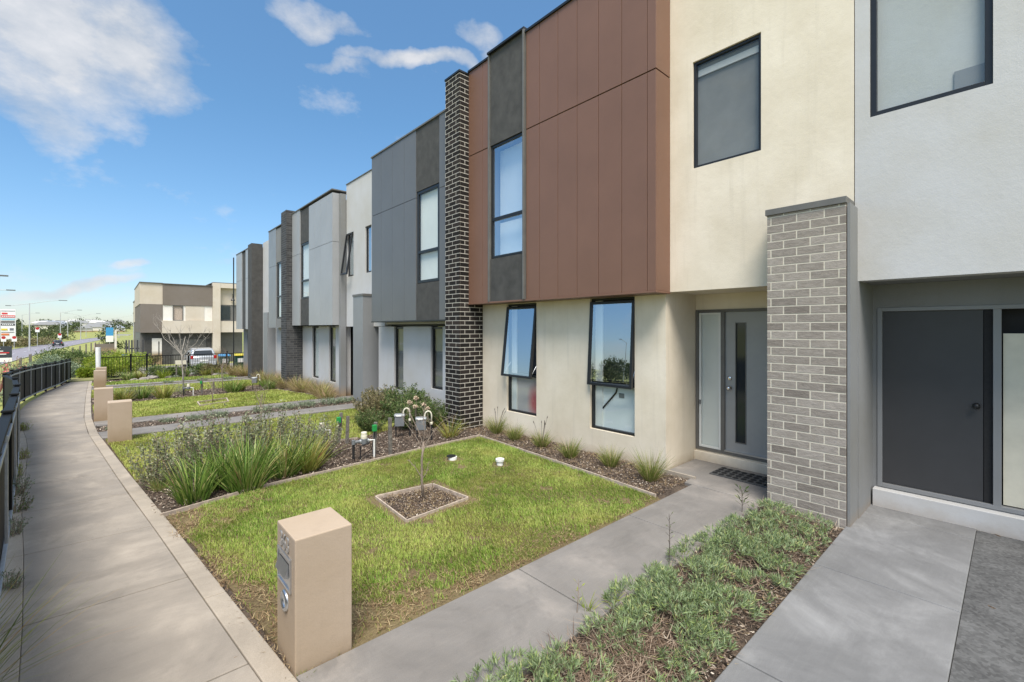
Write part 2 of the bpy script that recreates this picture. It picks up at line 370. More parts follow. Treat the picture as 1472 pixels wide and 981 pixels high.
def npmesh(name, verts, quads, mat, parent=None, tris=None, smooth=False):
    """verts (n,3) in parent-local coordinates; quads (m,4); tris (k,3)"""
    me = bpy.data.meshes.new(name)
    nq = 0 if quads is None else len(quads); nt_ = 0 if tris is None else len(tris)
    me.vertices.add(len(verts)); me.vertices.foreach_set('co', np.asarray(verts, np.float32).ravel())
    parts = []; tot = []
    if nq: parts.append(np.asarray(quads, np.int32).ravel()); tot.append(np.full(nq, 4, np.int32))
    if nt_: parts.append(np.asarray(tris, np.int32).ravel()); tot.append(np.full(nt_, 3, np.int32))
    li = np.concatenate(parts); tt = np.concatenate(tot)
    me.loops.add(len(li)); me.loops.foreach_set('vertex_index', li)
    me.polygons.add(nq+nt_)
    st = np.concatenate([[0], np.cumsum(tt)[:-1]]).astype(np.int32)
    me.polygons.foreach_set('loop_start', st); me.polygons.foreach_set('loop_total', tt)
    me.update(calc_edges=True)
    me.materials.append(MATS[mat])
    return link(me, name, parent, 0, smooth)
def tag(o, label=None, cat=None, group=None, kind=None):
    if label: o['label'] = label
    if cat: o['category'] = cat
    if group: o['group'] = group
    if kind: o['kind'] = kind
    return o
def thing(name, loc, label, cat, group=None, baked=True):
    """Empty; baked=True: children are built in world coordinates"""
    o = bpy.data.objects.new(name, None); COL.objects.link(o); o.location = loc; o.empty_display_size = 0.2
    if baked: o['_o'] = tuple(float(c) for c in loc)
    return tag(o, label, cat, group)
def copy_tree(o, parent=None):
    c = o.copy(); COL.objects.link(c)
    if parent: c.parent = parent
    for ch in list(o.children): copy_tree(ch, c)
    return c

# ------------------------------------------------------------------ blades / leaves
def blades(base, direc, length, width, lean, curl, seg=3, twist=None):
    """ribbons: base (n,3), direc angle (n), lean = start tilt from vertical, curl = extra tilt to the tip"""
    n = len(base); k = seg+1
    t = np.linspace(0, 1, k)[None, :]
    ang = lean[:, None]+curl[:, None]*t
    ds = (length/seg)[:, None]
    r = np.concatenate([np.zeros((n, 1)), np.cumsum(np.sin(ang[:, :-1])*ds, 1)], 1)
    z = np.concatenate([np.zeros((n, 1)), np.cumsum(np.cos(ang[:, :-1])*ds, 1)], 1)
    cx, sx = np.cos(direc)[:, None], np.sin(direc)[:, None]
    tw = direc+pi/2 if twist is None else twist
    px, py = np.cos(tw)[:, None], np.sin(tw)[:, None]
    w = width[:, None]*0.5*(1-t**1.6*0.92)
    X = base[:, 0:1]+r*cx; Y = base[:, 1:2]+r*sx; Z = base[:, 2:3]+z
    A = np.stack([X-px*w, Y-py*w, Z], -1); B = np.stack([X+px*w, Y+py*w, Z], -1)
    V = np.stack([A, B], 2).reshape(n*k*2, 3)
    o = (np.arange(n)*k*2)[:, None]+(np.arange(seg)*2)[None, :]
    Q = np.stack([o, o+1, o+3, o+2], -1).reshape(-1, 4)
    return V, Q
def leaves(pos, dirs, length, width, nrm=None):
    """diamond leaves at pos along dirs"""
    n = len(pos)
    d = dirs/np.linalg.norm(dirs, axis=1, keepdims=True)
    r = rs.normal(size=(n, 3)) if nrm is None else nrm
    s = np.cross(d, r); s /= np.linalg.norm(s, axis=1, keepdims=True)+1e-9
    L = length[:, None]; W = width[:, None]*0.5
    V = np.stack([pos, pos+d*L*0.45-s*W, pos+d*L, pos+d*L*0.45+s*W], 1).reshape(-1, 3)
    Q = np.arange(n*4).reshape(n, 4)
    return V, Q
def sphere_dirs(n, up=0.0):
    v = rs.normal(size=(n, 3)); v /= np.linalg.norm(v, axis=1, keepdims=True); v[:, 2] += up
    return v/np.linalg.norm(v, axis=1, keepdims=True)
def inpoly(x, y, poly):
    c = np.zeros(len(x), bool); n = len(poly)
    for i in range(n):
        x0, y0 = poly[i]; x1, y1 = poly[(i+1) % n]
        if y0 == y1: continue
        k = ((y0 > y) != (y1 > y)) & (x < (x1-x0)*(y-y0)/(y1-y0)+x0); c ^= k
    return c
def vn(x, y, f, seed=0):   # cheap smooth noise, 0..1
    s = np.zeros_like(x); a = 1.0; tot = 0
    for o in range(4):
        s += a*np.sin(x*f*(1.7+0.6*o)+seed*1.3+o*2.1+1.5*np.sin(y*f*1.1+seed))*np.sin(y*f*(1.5+0.7*o)+seed*0.7+o+1.3*np.sin(x*f*0.9+o)); tot += a; f *= 1.7; a *= 0.6
    return 0.5+0.5*s/tot*1.6
GZ = np.vectorize(gz)

# ------------------------------------------------------------------ SETTING: ground, road, paths
def axis(dense0, dense1, step, far0, far1, extra=()):
    a = list(np.arange(dense0, dense1+1e-6, step)); s = step; x = dense1
    while x < far1: s *= 1.25; x += s; a.append(x)
    s = step; x = dense0
    while x > far0: s *= 1.25; x -= s; a.insert(0, x)
    return sorted(set(round(v, 4) for v in a+list(extra)))
xs = axis(-14, 8, 0.4, -4000, 4000, (-1.8, -1.79)); ys = axis(-4, 48, 0.8, -4000, 4000, (6, 42, 43, 42.99))
V = [(x, y, ground_h(x, y)) for y in ys for x in xs]; nx = len(xs)
Q = [(j*nx+i, j*nx+i+1, (j+1)*nx+i+1, (j+1)*nx+i) for j in range(len(ys)-1) for i in range(nx-1)]
tag(npmesh('ground', np.array(V), np.array(Q), 'verge_grass', smooth=True), kind='structure')

# mulch soil under the whole front garden
def soil(name, x0, x1, y0, y1, st, amp, off=-0.04):
    X = np.arange(x0, x1+st*0.5, st); Y = np.arange(y0, y1+st*0.5, st)
    gx, gy = np.meshgrid(X, Y); gx = gx.ravel(); gy = gy.ravel()
    z = GZ(gy)+off+amp*(vn(gx, gy, 9, 1)-0.5)+amp*0.8*rs.rand(len(gx))
    kx = np.array([interp(KERB, v)-0.06 for v in gy]); gx2 = np.maximum(gx, kx)
    n = len(X); i, j = np.meshgrid(np.arange(n-1), np.arange(len(Y)-1)); a = (j*n+i).ravel()
    return tag(npmesh(name, np.stack([gx2, gy, z], 1), np.stack([a, a+1, a+n+1, a+n], 1), 'mulch_soil', smooth=True), kind='structure')
soil('garden_bed', -0.4, 5.72, 0.9, 8.8, 0.045, 0.022)
soil('garden_bed', -0.8, 6.6, 8.8, 31.2, 0.14, 0.03)
soil('garden_bed', 0.8, 6.6, -3, 0.9, 0.1, 0.03)
X = np.arange(-8, 1.7, .5); Y = np.arange(30, 60, .5); V = [(x, y, (gz(y)*(1-max(sm((-1.8-x)/6.5), sm((y-70)/80.0)))-3.0*max(sm((-1.8-x)/6.5), sm((y-70)/80.0)))+.015+.03*rnd.random()+(-.1 if x < -6.5 and y < 60 else 0)) for y in Y for x in X]
V += []; nx_ = len(X)
tag(npmesh('garden_bed', np.array(V), np.array([(j*nx_+i, j*nx_+i+1, (j+1)*nx_+i+1, (j+1)*nx_+i) for j in range(len(Y)-1) for i in range(nx_-1)]), 'dry_grass_ground', smooth=True), kind='structure')

def slabs(name, fl, fr, ys_, mat, gap=0.0045, th=0.1, bev=0.005, top=0.0):
    m = MB()
    for a, b in zip(ys_, ys_[1:]):
        y0, y1 = a+gap, b-gap
        base = [(fl(y0), y0), (fr(y0), y0), (fr(y1), y1), (fl(y1), y1)]
        m.hexa([(x, y, gz(y)-th) for x, y in base], [(x, y, gz(y)+top) for x, y in base])
    return tag(m.build(name, mat, None, bev), kind='structure')
jy = [-3.0, -1.06, 0.26, 1.58, 2.90, 4.22, 5.54]
while jy[-1] < 40: jy.append(jy[-1]+1.36)
jy.append(42)
jj = sorted(set(jy+[6.0]))
slabs('footpath', lambda y: interp(LEFT, y), lambda y: interp(KERB, y)-0.135, jy, 'footpath_concrete')
fine = sorted(set([round(-3+1.36*i, 3) for i in range(34)]+[42]))
slabs('footpath_edge_strip', lambda y: interp(KERB, y)-0.13, lambda y: interp(KERB, y), fine, 'kerb_strip_concrete', 0.002, 0.1, 0.006, 0.002)
slabs('footpath_border_strip', lambda y: interp(LEFT, y)-0.14, lambda y: interp(LEFT, y)-0.0015, [v for v in jy if v < 15], 'kerb_strip_concrete', 0.003, 0.1, 0.006, 0.001)
# dark bedding seen in the joints
m = MB()
for a, b in zip(fine, fine[1:]):
    m.prism([(interp(LEFT, a)-0.18, a), (interp(KERB, a), a), (interp(KERB, b), b), (interp(LEFT, b)-0.18, b)], lambda x, y: gz(y)-0.15, lambda x, y: gz(y)-0.02)
tag(m.build('footpath_bedding', 'mulch_soil'), kind='structure')

tag(MB().prism([(1.5, -3), (6.11, -3), (6.11, .236), (1.5, .236)], -.09, -.008).build('gravel', 'gravel_ground'), kind='structure')
def cross_path(name, xj, y0, y1, mat, top=0.0, x_end=None):
    m = MB()
    for a, b in zip(xj, xj[1:]):
        l0 = a+0.004; l1 = b-0.004
        c = [(l0, y0), (l1, y0), (l1, y1), (l0, y1)]
        if a == xj[0]: c = [(interp(KERB, y0)+0.006, y0), (l1, y0), (l1, y1), (interp(KERB, y1)+0.006, y1)]
        m.hexa([(x, y, gz(y)-0.1) for x, y in c], [(x, y, gz(y)+top) for x, y in c])
    return tag(m.build(name, mat, None, 0.006), kind='structure')
cross_path('front_path', [0.8, 2.42, 3.95, 5.29], 1.82, 2.62, 'path_concrete')
m = MB(); m.prism([(5.3, 1.775), (6.44, 1.775), (6.44, 3.10), (5.60, 3.10), (5.60, 2.76), (5.3, 2.72)], -0.1, 0.0)
tag(m.build('porch_slab', 'path_concrete', None, 0.006), kind='structure')
cross_path('neighbour_path', [1.0, 2.7, 4.25, 5.8, 6.3], 0.24, 1.08, 'grey_path_concrete')
cross_path('side_path', [0.0, 1.7, 3.4, 5.1, 6.5], 11.35, 12.2, 'path_concrete')
cross_path('side_path', [0.0, 1.7, 3.4, 5.1, 6.5], 13.15, 13.95, 'path_concrete')
cross_path('side_path', [-0.3, 1.5, 3.4, 5.1, 6.5], 24.1, 24.9, 'path_concrete')
cross_path('side_path', [-0.3, 1.5, 3.4, 5.1, 6.5], 25.5, 26.2, 'path_concrete')
tag(MB().prism([(1.6, 31.2), (8.9, 31.2), (8.9, 44.9), (1.6, 44.9)], -1.3, lambda x, y: gz(y)-0.03).build('driveway', 'path_concrete'), kind='structure')

NEAR = [(-10.8,-300),(-10.6,90),(-9.6,127),(-7.7,171),(-1,268),(14,420),(40,560)]
m = MB(); ry = [-300, 0, 60, 90, 110, 127, 150, 171, 200, 230, 268, 320, 370, 420, 480, 560]
for a, b in zip(ry, ry[1:]):
    f = lambda y: ground_h(-20, y)
    m.prism([(interp(NEAR, a)-7.2, a), (interp(NEAR, a), a), (interp(NEAR, b), b), (interp(NEAR, b)-7.2, b)], lambda x, y: f(y)-0.3, lambda x, y: f(y)+0.03)
tag(m.build('road', 'road_asphalt'), kind='structure')
m = MB()
for a, b in zip(ry, ry[1:]):
    for dx in (0.0, -7.35):
        m.prism([(interp(NEAR, a)+dx, a), (interp(NEAR, a)+dx+0.15, a), (interp(NEAR, b)+dx+0.15, b), (interp(NEAR, b)+dx, b)], lambda x, y: f(y)-0.3, lambda x, y: f(y)+0.15)
tag(m.build('road_kerb', 'kerb_concrete'), kind='structure')
m = MB(); y = 40
while y < 330:
    x = interp(NEAR, y)-3.6; x2 = interp(NEAR, y+3)-3.6
    m.add([(x-.07, y, -2.965), (x+.07, y, -2.965), (x2+.07, y+3, -2.965), (x2-.07, y+3, -2.965)], [(0,1,2,3)]); y += 12
tag(m.build('road_lane_marking', 'white_paint'), kind='structure')
tag(MB().prism([(-60, 125), (-22, 112), (-19.5, 150), (-30, 190), (-70, 200)], -3.2, -2.975).build('car_park', 'kerb_concrete'), kind='structure')

# turf
TB = [(2.24,4.80),(2.19,3.99),(3.0,4.07),(2.94,4.72)]
LAWNS = {
 'a': [(0.80,2.632),(4.60,2.632),(4.88,6.30),(3.5,6.22),(2.19,6.06),(1.35,5.98),(0.44,5.74)],
 'b': [(0.27,7.5),(1.2,7.85),(2.2,8.05),(2.73,7.95),(3.4,7.85),(4.1,8.1),(4.6,8.8),(4.95,10.2),(4.95,11.2),(-0.03,11.2)],
 'c': [(-0.2,14.05),(4.9,14.05),(4.95,15.2),(4.6,18.0),(-0.33,17.8)],
 'd': [(-0.4,20.4),(4.9,20.6),(4.9,23.9),(-0.45,23.9)],
 'e': [(-0.5,26.3),(4.9,26.3),(5.0,28.9),(-0.55,28.4)]}
for k, P in LAWNS.items():
    m = MB()
    if k == 'a':
        # ring round the tree bed
        m.prism([(0.80,2.632),(4.60,2.632),(4.7,4.07-.01),(3.0,4.07),(2.19,3.99),(0.66,3.99)], -0.05, -0.012)
        m.prism([(0.66,3.99),(2.19,3.99),(2.24,4.80),(0.57,4.80)], -0.05, -0.012)
        m.prism([(3.0,4.07),(4.7,4.06),(4.74,4.72),(2.94,4.72)], -0.05, -0.012)
        m.prism([(0.57,4.80),(2.24,4.80),(2.94,4.72),(4.74,4.72),(4.88,6.30),(3.5,6.22),(2.19,6.06),(1.35,5.98),(0.44,5.74)], -0.05, -0.012)
    else:
        m.prism(P, lambda x, y: gz(y)-0.05, lambda x, y: gz(y)-0.012)
    tag(m.build('turf_base', 'turf_soil'), kind='structure')

def lawn(poly, dens, L, W, mat, label, bare=None, holes=()):
    x0 = min(p[0] for p in poly); x1 = max(p[0] for p in poly); y0 = min(p[1] for p in poly); y1 = max(p[1] for p in poly)
    n = int(dens*(x1-x0)*(y1-y0)); x = rs.uniform(x0, x1, n); y = rs.uniform(y0, y1, n)
    k = inpoly(x, y, poly)
    for h in holes: k &= ~inpoly(x, y, h)
    if bare is not None: k &= rs.rand(n) < bare(x, y)
    x, y = x[k], y[k]; n = len(x)
    c = vn(x, y, 2.2, 3)
    hgt = L*(0.6+0.6*rs.rand(n))*(0.72+0.55*c)
    V, Q = blades(np.stack([x, y, GZ(y)-0.013], 1), rs.uniform(0, 2*pi, n)*0.7+2*vn(x, y, 1.5, 8), hgt, W*(0.7+0.6*rs.rand(n)), rs.uniform(0.1, 0.7, n), rs.uniform(0.3, 1.3, n), 2)
    return tag(npmesh('lawn_grass', V, Q, mat), label, 'grass', None, 'stuff')
# front lawn thinning
def bareA(x, y):
    kx = np.array([1.03-0.105*v if v < 4.3 else 0.59-0.104*(v-4.23) for v in y])
    d1 = y-2.66; d2 = x-kx
    wn = vn(x, y, 5, 4)
    p = np.ones_like(x)
    near = np.exp(-((x-1.15)/0.75)**2)          # worn ground around the letterbox
    p *= np.clip((d1+0.05-0.40*near*wn*1.5-0.05*wn)/0.08, 0.06, 1)
    p *= np.clip((d2+0.06-0.10*wn-0.32*np.exp(-((y-3.1)/0.7)**2)-0.26*np.exp(-((y-5.6)/0.35)**2))/0.12, 0.06, 1)
    # dirt ring along the tree bed frame and the two caps
    cx, cy = 2.6, 4.4
    r = np.maximum(np.abs(x-cx)/0.46, np.abs(y-cy)/0.45)
    p *= np.clip((r-0.98)/0.10+0.5*wn-.1, 0.08, 1)
    for ax, ay, rr in ((4.08, 4.80, .14), (3.74, 5.46, .15)):
        p *= np.clip((np.hypot(x-ax, y-ay)-rr*0.6)/0.1, 0.05, 1)
    p *= np.clip(0.55+1.2*vn(x, y, 3.3, 9)**1.1, 0.3, 1)
    return p
lawn(LAWNS['a'], 13000, 0.036, 0.0046, 'lawn_blades', 'short green front lawn with yellow patches beside the letterbox', bareA, [TB])
lawn(LAWNS['b'], 3600, 0.045, 0.009, 'yellow_blades', 'yellower strip of lawn behind the strappy plants', lambda x, y: np.clip(0.5+vn(x, y, 3, 2), 0.3, 1))
lawn(LAWNS['c'], 1500, 0.05, 0.016, 'yellow_blades', 'yellow green lawn around the small far tree bed')
lawn(LAWNS['d'], 700, 0.05, 0.025, 'yellow_blades', 'narrow far lawn between two planting beds')
lawn(LAWNS['e'], 600, 0.05, 0.03, 'lawn_blades', 'brightest green lawn strip just before the black picket fence')

# bark chips and litter
def chips(label, regions, name='bark_mulch', mat='bark_chip'):
    Vs, Qs, o = [], [], 0
    for poly, n, s0, s1, holes in regions:
        x0 = min(p[0] for p in poly); x1 = max(p[0] for p in poly); y0 = min(p[1] for p in poly); y1 = max(p[1] for p in poly)
        x = rs.uniform(x0, x1, n); y = rs.uniform(y0, y1, n); k = inpoly(x, y, poly)
        for h in holes: k &= ~inpoly(x, y, h)
        x, y = x[k], y[k]; m_ = len(x)
        a = rs.uniform(0, 2*pi, m_); L = rs.uniform(s0, s1, m_); W = L*rs.uniform(0.18, 0.6, m_)
        t = rs.uniform(-0.6, 0.6, m_); u = rs.uniform(-0.5, 0.5, m_)
        d = np.stack([np.cos(a)*np.cos(t), np.sin(a)*np.cos(t), np.sin(t)], 1)
        e = np.stack([-np.sin(a)*np.cos(u), np.cos(a)*np.cos(u), np.sin(u)], 1)
        c = np.stack([x, y, GZ(y)-0.022+rs.uniform(0, 0.022, m_)], 1)
        dl, ew = d*L[:, None]/2, e*W[:, None]/2
        V = np.stack([c-dl-ew*.5, c-dl*.3+ew, c+dl+ew*.4, c+dl*.5-ew], 1).reshape(-1, 3)
        Vs.append(V); Qs.append(np.arange(m_*4).reshape(-1, 4)+o); o += m_*4
    return tag(npmesh(name, np.concatenate(Vs), np.concatenate(Qs), mat), label, 'mulch', None, 'stuff')
BEDB = [(0.36,5.85),(1.35,6.1),(2.19,6.17),(4.9,6.44),(4.98,7.9),(4.1,8.0),(3.31,7.8),(2.73,7.9),(2.1,8.1),(0.3,7.4)]
BEDC = [(4.68,2.72),(5.58,2.72),(5.58,7.05),(4.98,7.05),(4.95,6.4)]
BEDD = [(1.2,1.09),(5.25,1.09),(5.25,1.81),(1.0,1.81)]
TBI = [(2.26,4.77),(2.22,4.03),(2.97,4.10),(2.92,4.69)]
chips('brown bark mulch over the garden beds', [(BEDB, 26000, .010, .042, []), (BEDC, 14000, .008, .030, []), (TBI, 5500, .007, .028, []), (BEDD, 11000, .009, .034, []),
      ([(-.2,12.2),(6,12.2),(6,13.15),(-.2,13.15)], 3000, .02, .06, []), ([(-.4,17.9),(4.9,18),(4.9,20.4),(-.4,20.4)], 3500, .03, .08, []), ([(-.5,28.5),(6,28.9),(6,31),(-.5,31)], 2500, .04, .10, [])])
def straws(regions):
    Vs, Qs, o = [], [], 0
    for poly, n, l0, l1 in regions:
        x0 = min(p[0] for p in poly); x1 = max(p[0] for p in poly); y0 = min(p[1] for p in poly); y1 = max(p[1] for p in poly)
        x = rs.uniform(x0, x1, n); y = rs.uniform(y0, y1, n); k = inpoly(x, y, poly) & (vn(x, y, 7, 6) > rs.uniform(.1, .7, n)); x, y = x[k], y[k]; n = len(x)
        V, Q = blades(np.stack([x, y, GZ(y)-.014+rs.uniform(0, .014, n)], 1), rs.uniform(0, 2*pi, n), rs.uniform(l0, l1, n), np.full(n, .0046), rs.uniform(1.1, 1.55, n), rs.uniform(-.5, .4, n), 2)
        Vs.append(V); Qs.append(Q+o); o += len(V)
    tag(npmesh('straw_litter', np.concatenate(Vs), np.concatenate(Qs), 'straw'), 'dry straw and dead grass lying on worn soil and beds', 'dead grass', None, 'stuff')
straws([([(0.72,2.66),(2.6,2.66),(1.5,3.2),(.95,3.6),(0.75,4.6),(0.56,4.6)], 13000, .03, .07), ([(0.45,5.0),(0.85,5.0),(1.6,6.0),(0.44,5.74)], 6000, .03, .07), ([(2.0,2.66),(4.6,2.66),(4.6,2.84),(2.0,2.90)], 4500, .015, .035),
        (TBI, 2200, .015, .05), (BEDC, 6000, .02, .06), (BEDD, 2500, .02, .07), ([(2.1,3.85),(3.1,3.93),(3.1,4.0),(3.0,4.05),(2.19,3.97)], 800, .015, .03), ([(0.5,3.0),(4.6,2.9),(4.8,6.2),(0.5,5.7)], 9000, .012, .03)])

# timber edging
def edging(pts, label, top=0.014, th=0.015, ends=None):
    m = MB()
    for (xa, ya), (xb, yb) in zip(pts, pts[1:]):
        d = Vector((xb-xa, yb-ya)); L = d.length; d /= L; n = Vector((-d.y, d.x))*th/2
        c = [(xa-n.x, ya-n.y), (xb-n.x, yb-n.y), (xb+n.x, yb+n.y), (xa+n.x, ya+n.y)]
        m.hexa([(x, y, gz(y)-0.07) for x, y in c], [(x, y, gz(y)+top) for x, y in c])
    return tag(m.build('timber_edging', 'weathered_timber', None, 0.003), label, 'garden edging', 'timber edging strips of the garden beds')
edging([(0.40,5.80),(1.35,6.05),(2.19,6.12),(3.5,6.27),(4.93,6.38)], 'timber edging between front lawn and the strappy plant bed')
edging([(4.64,2.72),(4.78,4.5),(4.93,6.37)], 'long pale timber edging parallel to the house wall')
edging([(0.3,7.45),(1.2,7.8),(2.2,8.0),(2.73,7.92),(3.31,7.79)], 'timber edging behind the water meters')
edging([(4.95,15.2),(4.6,18.0)], 'short far timber edging beside the straw coloured grasses')
t = thing('tree_bed_frame', (2.6,4.4,0), 'square pale timber frame around the bare sapling in the front lawn', 'garden edging')
P4 = [(2.24,4.80),(2.19,3.99),(3.0,4.07),(2.94,4.72)]
for i in range(4):
    a, b = P4[i], P4[(i+1) % 4]; d = Vector((b[0]-a[0], b[1]-a[1])); d.normalize(); n = Vector((-d.y, d.x))*0.0075
    e = 0.0075
    c = [(a[0]-n.x+d.x*e, a[1]-n.y+d.y*e), (b[0]-n.x-d.x*e*1.2, b[1]-n.y-d.y*e*1.2), (b[0]+n.x-d.x*e*1.2, b[1]+n.y-d.y*e*1.2), (a[0]+n.x+d.x*e, a[1]+n.y+d.y*e)]
    MB().hexa([(x, y, -0.05) for x, y in c], [(x, y, 0.018) for x, y in c]).build('frame_board', 'weathered_timber', t, 0.003)
t = thing('tree_bed_frame', (2.3,15.7,gz(15.7)), 'far timber frame around the small fanned sapling', 'garden edging')
P4 = [(1.95,15.9),(1.9,15.0),(2.62,15.3),(2.74,16.3)]
for i in range(4):
    a, b = P4[i], P4[(i+1) % 4]; d = Vector((b[0]-a[0], b[1]-a[1])); d.normalize(); n = Vector((-d.y, d.x))*0.015
    c = [(a[0]-n.x, a[1]-n.y), (b[0]-n.x, b[1]-n.y), (b[0]+n.x, b[1]+n.y), (a[0]+n.x, a[1]+n.y)]
    MB().hexa([(x, y, gz(y)-0.05) for x, y in c], [(x, y, gz(y)+0.04) for x, y in c]).build('frame_board', 'weathered_timber', t)
chips('dark mulch inside the far tree bed', [(P4, 500, .03, .07, [])])
# strip of white foundation capping near the porch
tag(MB().box(5.49, 5.515, 2.68, 3.22, -0.05, 0.03).build('edging_board', 'kerb_strip_concrete', None, .004), 'short pale edging board between the porch corner tuft and the path', 'garden edging')

# ------------------------------------------------------------------ HOUSE parts
def wall_x(m, X, th, y0, y1, z0, z1, ops):
    """wall facing -X at plane X, thickness to +X, openings (ya,yb,za,zb)"""
    Y = sorted(set([y0, y1]+[v for o in ops for v in o[:2]])); Z = sorted(set([z0, z1]+[v for o in ops for v in o[2:]]))
    ins = lambda y, z: any(o[0] < y < o[1] and o[2] < z < o[3] for o in ops)
    for a, b in zip(Y, Y[1:]):
        for c, d in zip(Z, Z[1:]):
            if not ins((a+b)/2, (c+d)/2):
                m.add([(X, a, c), (X, b, c), (X, b, d), (X, a, d)], [(3,2,1,0)])
                m.add([(X+th, a, c), (X+th, b, c), (X+th, b, d), (X+th, a, d)], [(0,1,2,3)])
    def rim(a, b, c, d, inward):
        for q in ([(X,a,c),(X,b,c),(X+th,b,c),(X+th,a,c)], [(X,a,d),(X+th,a,d),(X+th,b,d),(X,b,d)], [(X,a,c),(X+th,a,c),(X+th,a,d),(X,a,d)], [(X,b,c),(X,b,d),(X+th,b,d),(X+th,b,c)]):
            m.add(q, [(0,1,2,3)])
    rim(y0, y1, z0, z1, False)
    for o in ops: rim(*o, True)
    return m
def brickwork(parent, x0, x1, y0, y1, z0, z1, brick, mortar, faces=('x-','y-'), lab=None, phase=0.0, bl=0.229, bh=0.075, g=0.011):
    core = MB().box(x0, x1, y0, y1, z0, z1).build('brick_pillar', mortar, parent)
    if lab: core['label'] = lab
    m = MB(); H = bh+g; n = int(math.ceil((z1-z0)/H)); pr = 0.0022
    for r in range(n):
        za = z0+r*H; zb = min(za+bh, z1)
        if zb-za < 0.01: continue
        sh = (bl+g)/2 if r % 2 else 0.0
        def run(a, b, off, fn):
            p = a-off
            while p < b:
                q0, q1 = max(p, a), min(p+bl, b)
                if q1-q0 > 0.02: fn(q0, q1)
                p += bl+g
        d = 0.02
        if 'x-' in faces: run(y0, y1, sh+phase, lambda a, b: m.box(x0-pr, x0+d, a-(pr if a <= y0+1e-6 else 0), b, za, zb))
        if 'y-' in faces: run(x0+0.022, x1, (bl+g)/2-sh+0.01, lambda a, b: m.box(a-(0.0), b, y0-pr+0.0005, y0+d, za, zb))
        if 'y+' in faces: run(x0+0.022, x1, (bl+g)/2-sh+0.01, lambda a, b: m.box(a, b, y1-d, y1+pr-0.0005, za, zb))
    b = m.build('brick_face', brick, core, 0.0015)
    return core
def frame(m, X, d, y0, y1, z0, z1, w, T=None):
    m.box(X, X+d, y0, y0+w, z0, z1, T); m.box(X, X+d, y1-w, y1, z0, z1, T)
    m.box(X, X+d, y0+w, y1-w, z0, z0+w, T); m.box(X, X+d, y0+w, y1-w, z1-w, z1, T)
def window(parent, X, y0, y1, z0, z1, backing='white_blind', split=None, glass='window_glass', fw=0.035, low_backing=None, backdepth=0.07, lab=None):
    m = MB(); frame(m, X, 0.05, y0, y1, z0, z1, fw)
    if split: m.box(X-0.004, X+0.054, y0+fw, y1-fw, split-0.03, split+0.03)
    w = m.build('window', 'dark_aluminium', parent, 0.003)
    if lab: w['label'] = lab
    spans = [(z0+fw, z1-fw, backing)] if not split else [(z0+fw, split-0.03, low_backing or backing), (split+0.03, z1-fw, backing)]
    for a, b, bk in spans:
        if glass: MB().add([(X+0.02, y0+fw, a), (X+0.02, y1-fw, a), (X+0.02, y1-fw, b), (X+0.02, y0+fw, b)], [(3,2,1,0)]).build('pane', glass, w)
        if bk: MB().box(X+backdepth, X+backdepth+0.01, y0+fw-.02, y1-fw+.02, a, b).build('blind', bk, w)
    return w

# --- the main house
H = thing('terrace_house', (5.57, 4.1, 0), 'cream and brown clad terrace house with black brick pillar and grey front door', 'house', 'row of terrace houses')
m = MB(); wall_x(m, 5.57, 0.2, 3.12, 7.55, -0.1, 2.40, [(3.60, 4.40, 0.35, 2.355), (5.57, 6.36, 0.35, 2.345)])
m.box(5.77, 6.42, 3.12, 3.3, -0.1, 2.40)
m.build('lower_wall', 'cream_render', H)
m = MB(); wall_x(m, 5.575, 0.2, 1.075, 3.12, 2.38, 6.92, [(1.94, 2.75, 3.94, 5.30)])
m.box(5.575, 5.78, 3.12, 7.5, 2.41, 6.84)
m.build('upper_wall', 'cream_render', H)
MB().box(5.775, 6.6, 1.075, 3.3, 2.385, 2.5).build('porch_soffit', 'cream_render', H)
m = MB(); wall_x(m, 6.42, 0.15, 1.5, 3.30, -0.1, 2.385, [(1.80, 3.115, 0.14, 2.165)])
m.build('porch_wall', 'cream_render', H)
MB().box(6.36, 6.44, 1.76, 3.118, -0.02, 0.125).build('door_step', 'cream_render', H, 0.005)
MB().box(5.79, 11.5, 1.09, 7.5, 2.5, 6.7).build('roof', 'grey_trim', H)
m = MB(); m.box(5.55, 5.82, 1.075, 3.03, 6.92, 6.97); m.build('parapet_cap', 'grey_trim', H)
# brown cladding box
m = MB(); m.box(5.235, 5.57, 3.075, 5.47, 2.40, 6.83); m.box(5.235, 5.57, 6.46, 7.065, 2.40, 6.83)
cb = m.build('cladding', 'groove_shadow_gap', H)
m = MB(); ed = [3.06, 3.185, 3.575, 3.965, 4.36, 4.745, 5.145, 5.46]
e2 = [6.455, 6.635, 7.07]; g = 0.004
for E in (ed, e2):
    for a, b in zip(E, E[1:]):
        for za, zb in ((2.385, 5.215), (5.232, 6.845)):
            m.box(5.215, 5.234, a+(g if a != 3.06 else -.001), b-(g if b != 7.07 else 0), za, zb)
for za, zb in ((2.385, 5.215), (5.232, 6.845)):
    m.box(5.2345, 5.569, 3.058, 3.074, za, zb)
m.build('cladding_board', 'brown_cladding', cb, 0.0025)
m = MB(); m.box(5.205, 5.568, 3.05, 7.07, 2.355, 2.383); m.build('bottom_trim', 'brown_cladding', H, 0.003)
m = MB(); m.box(5.19, 5.80, 3.05, 5.47, 6.846, 6.885); m.box(5.19, 5.80, 6.46, 7.075, 6.846, 6.885); m.box(5.17, 5.80, 5.4715, 6.4585, 6.905, 6.945); m.build('roof_flashing', 'dark_aluminium', H, 0.003)
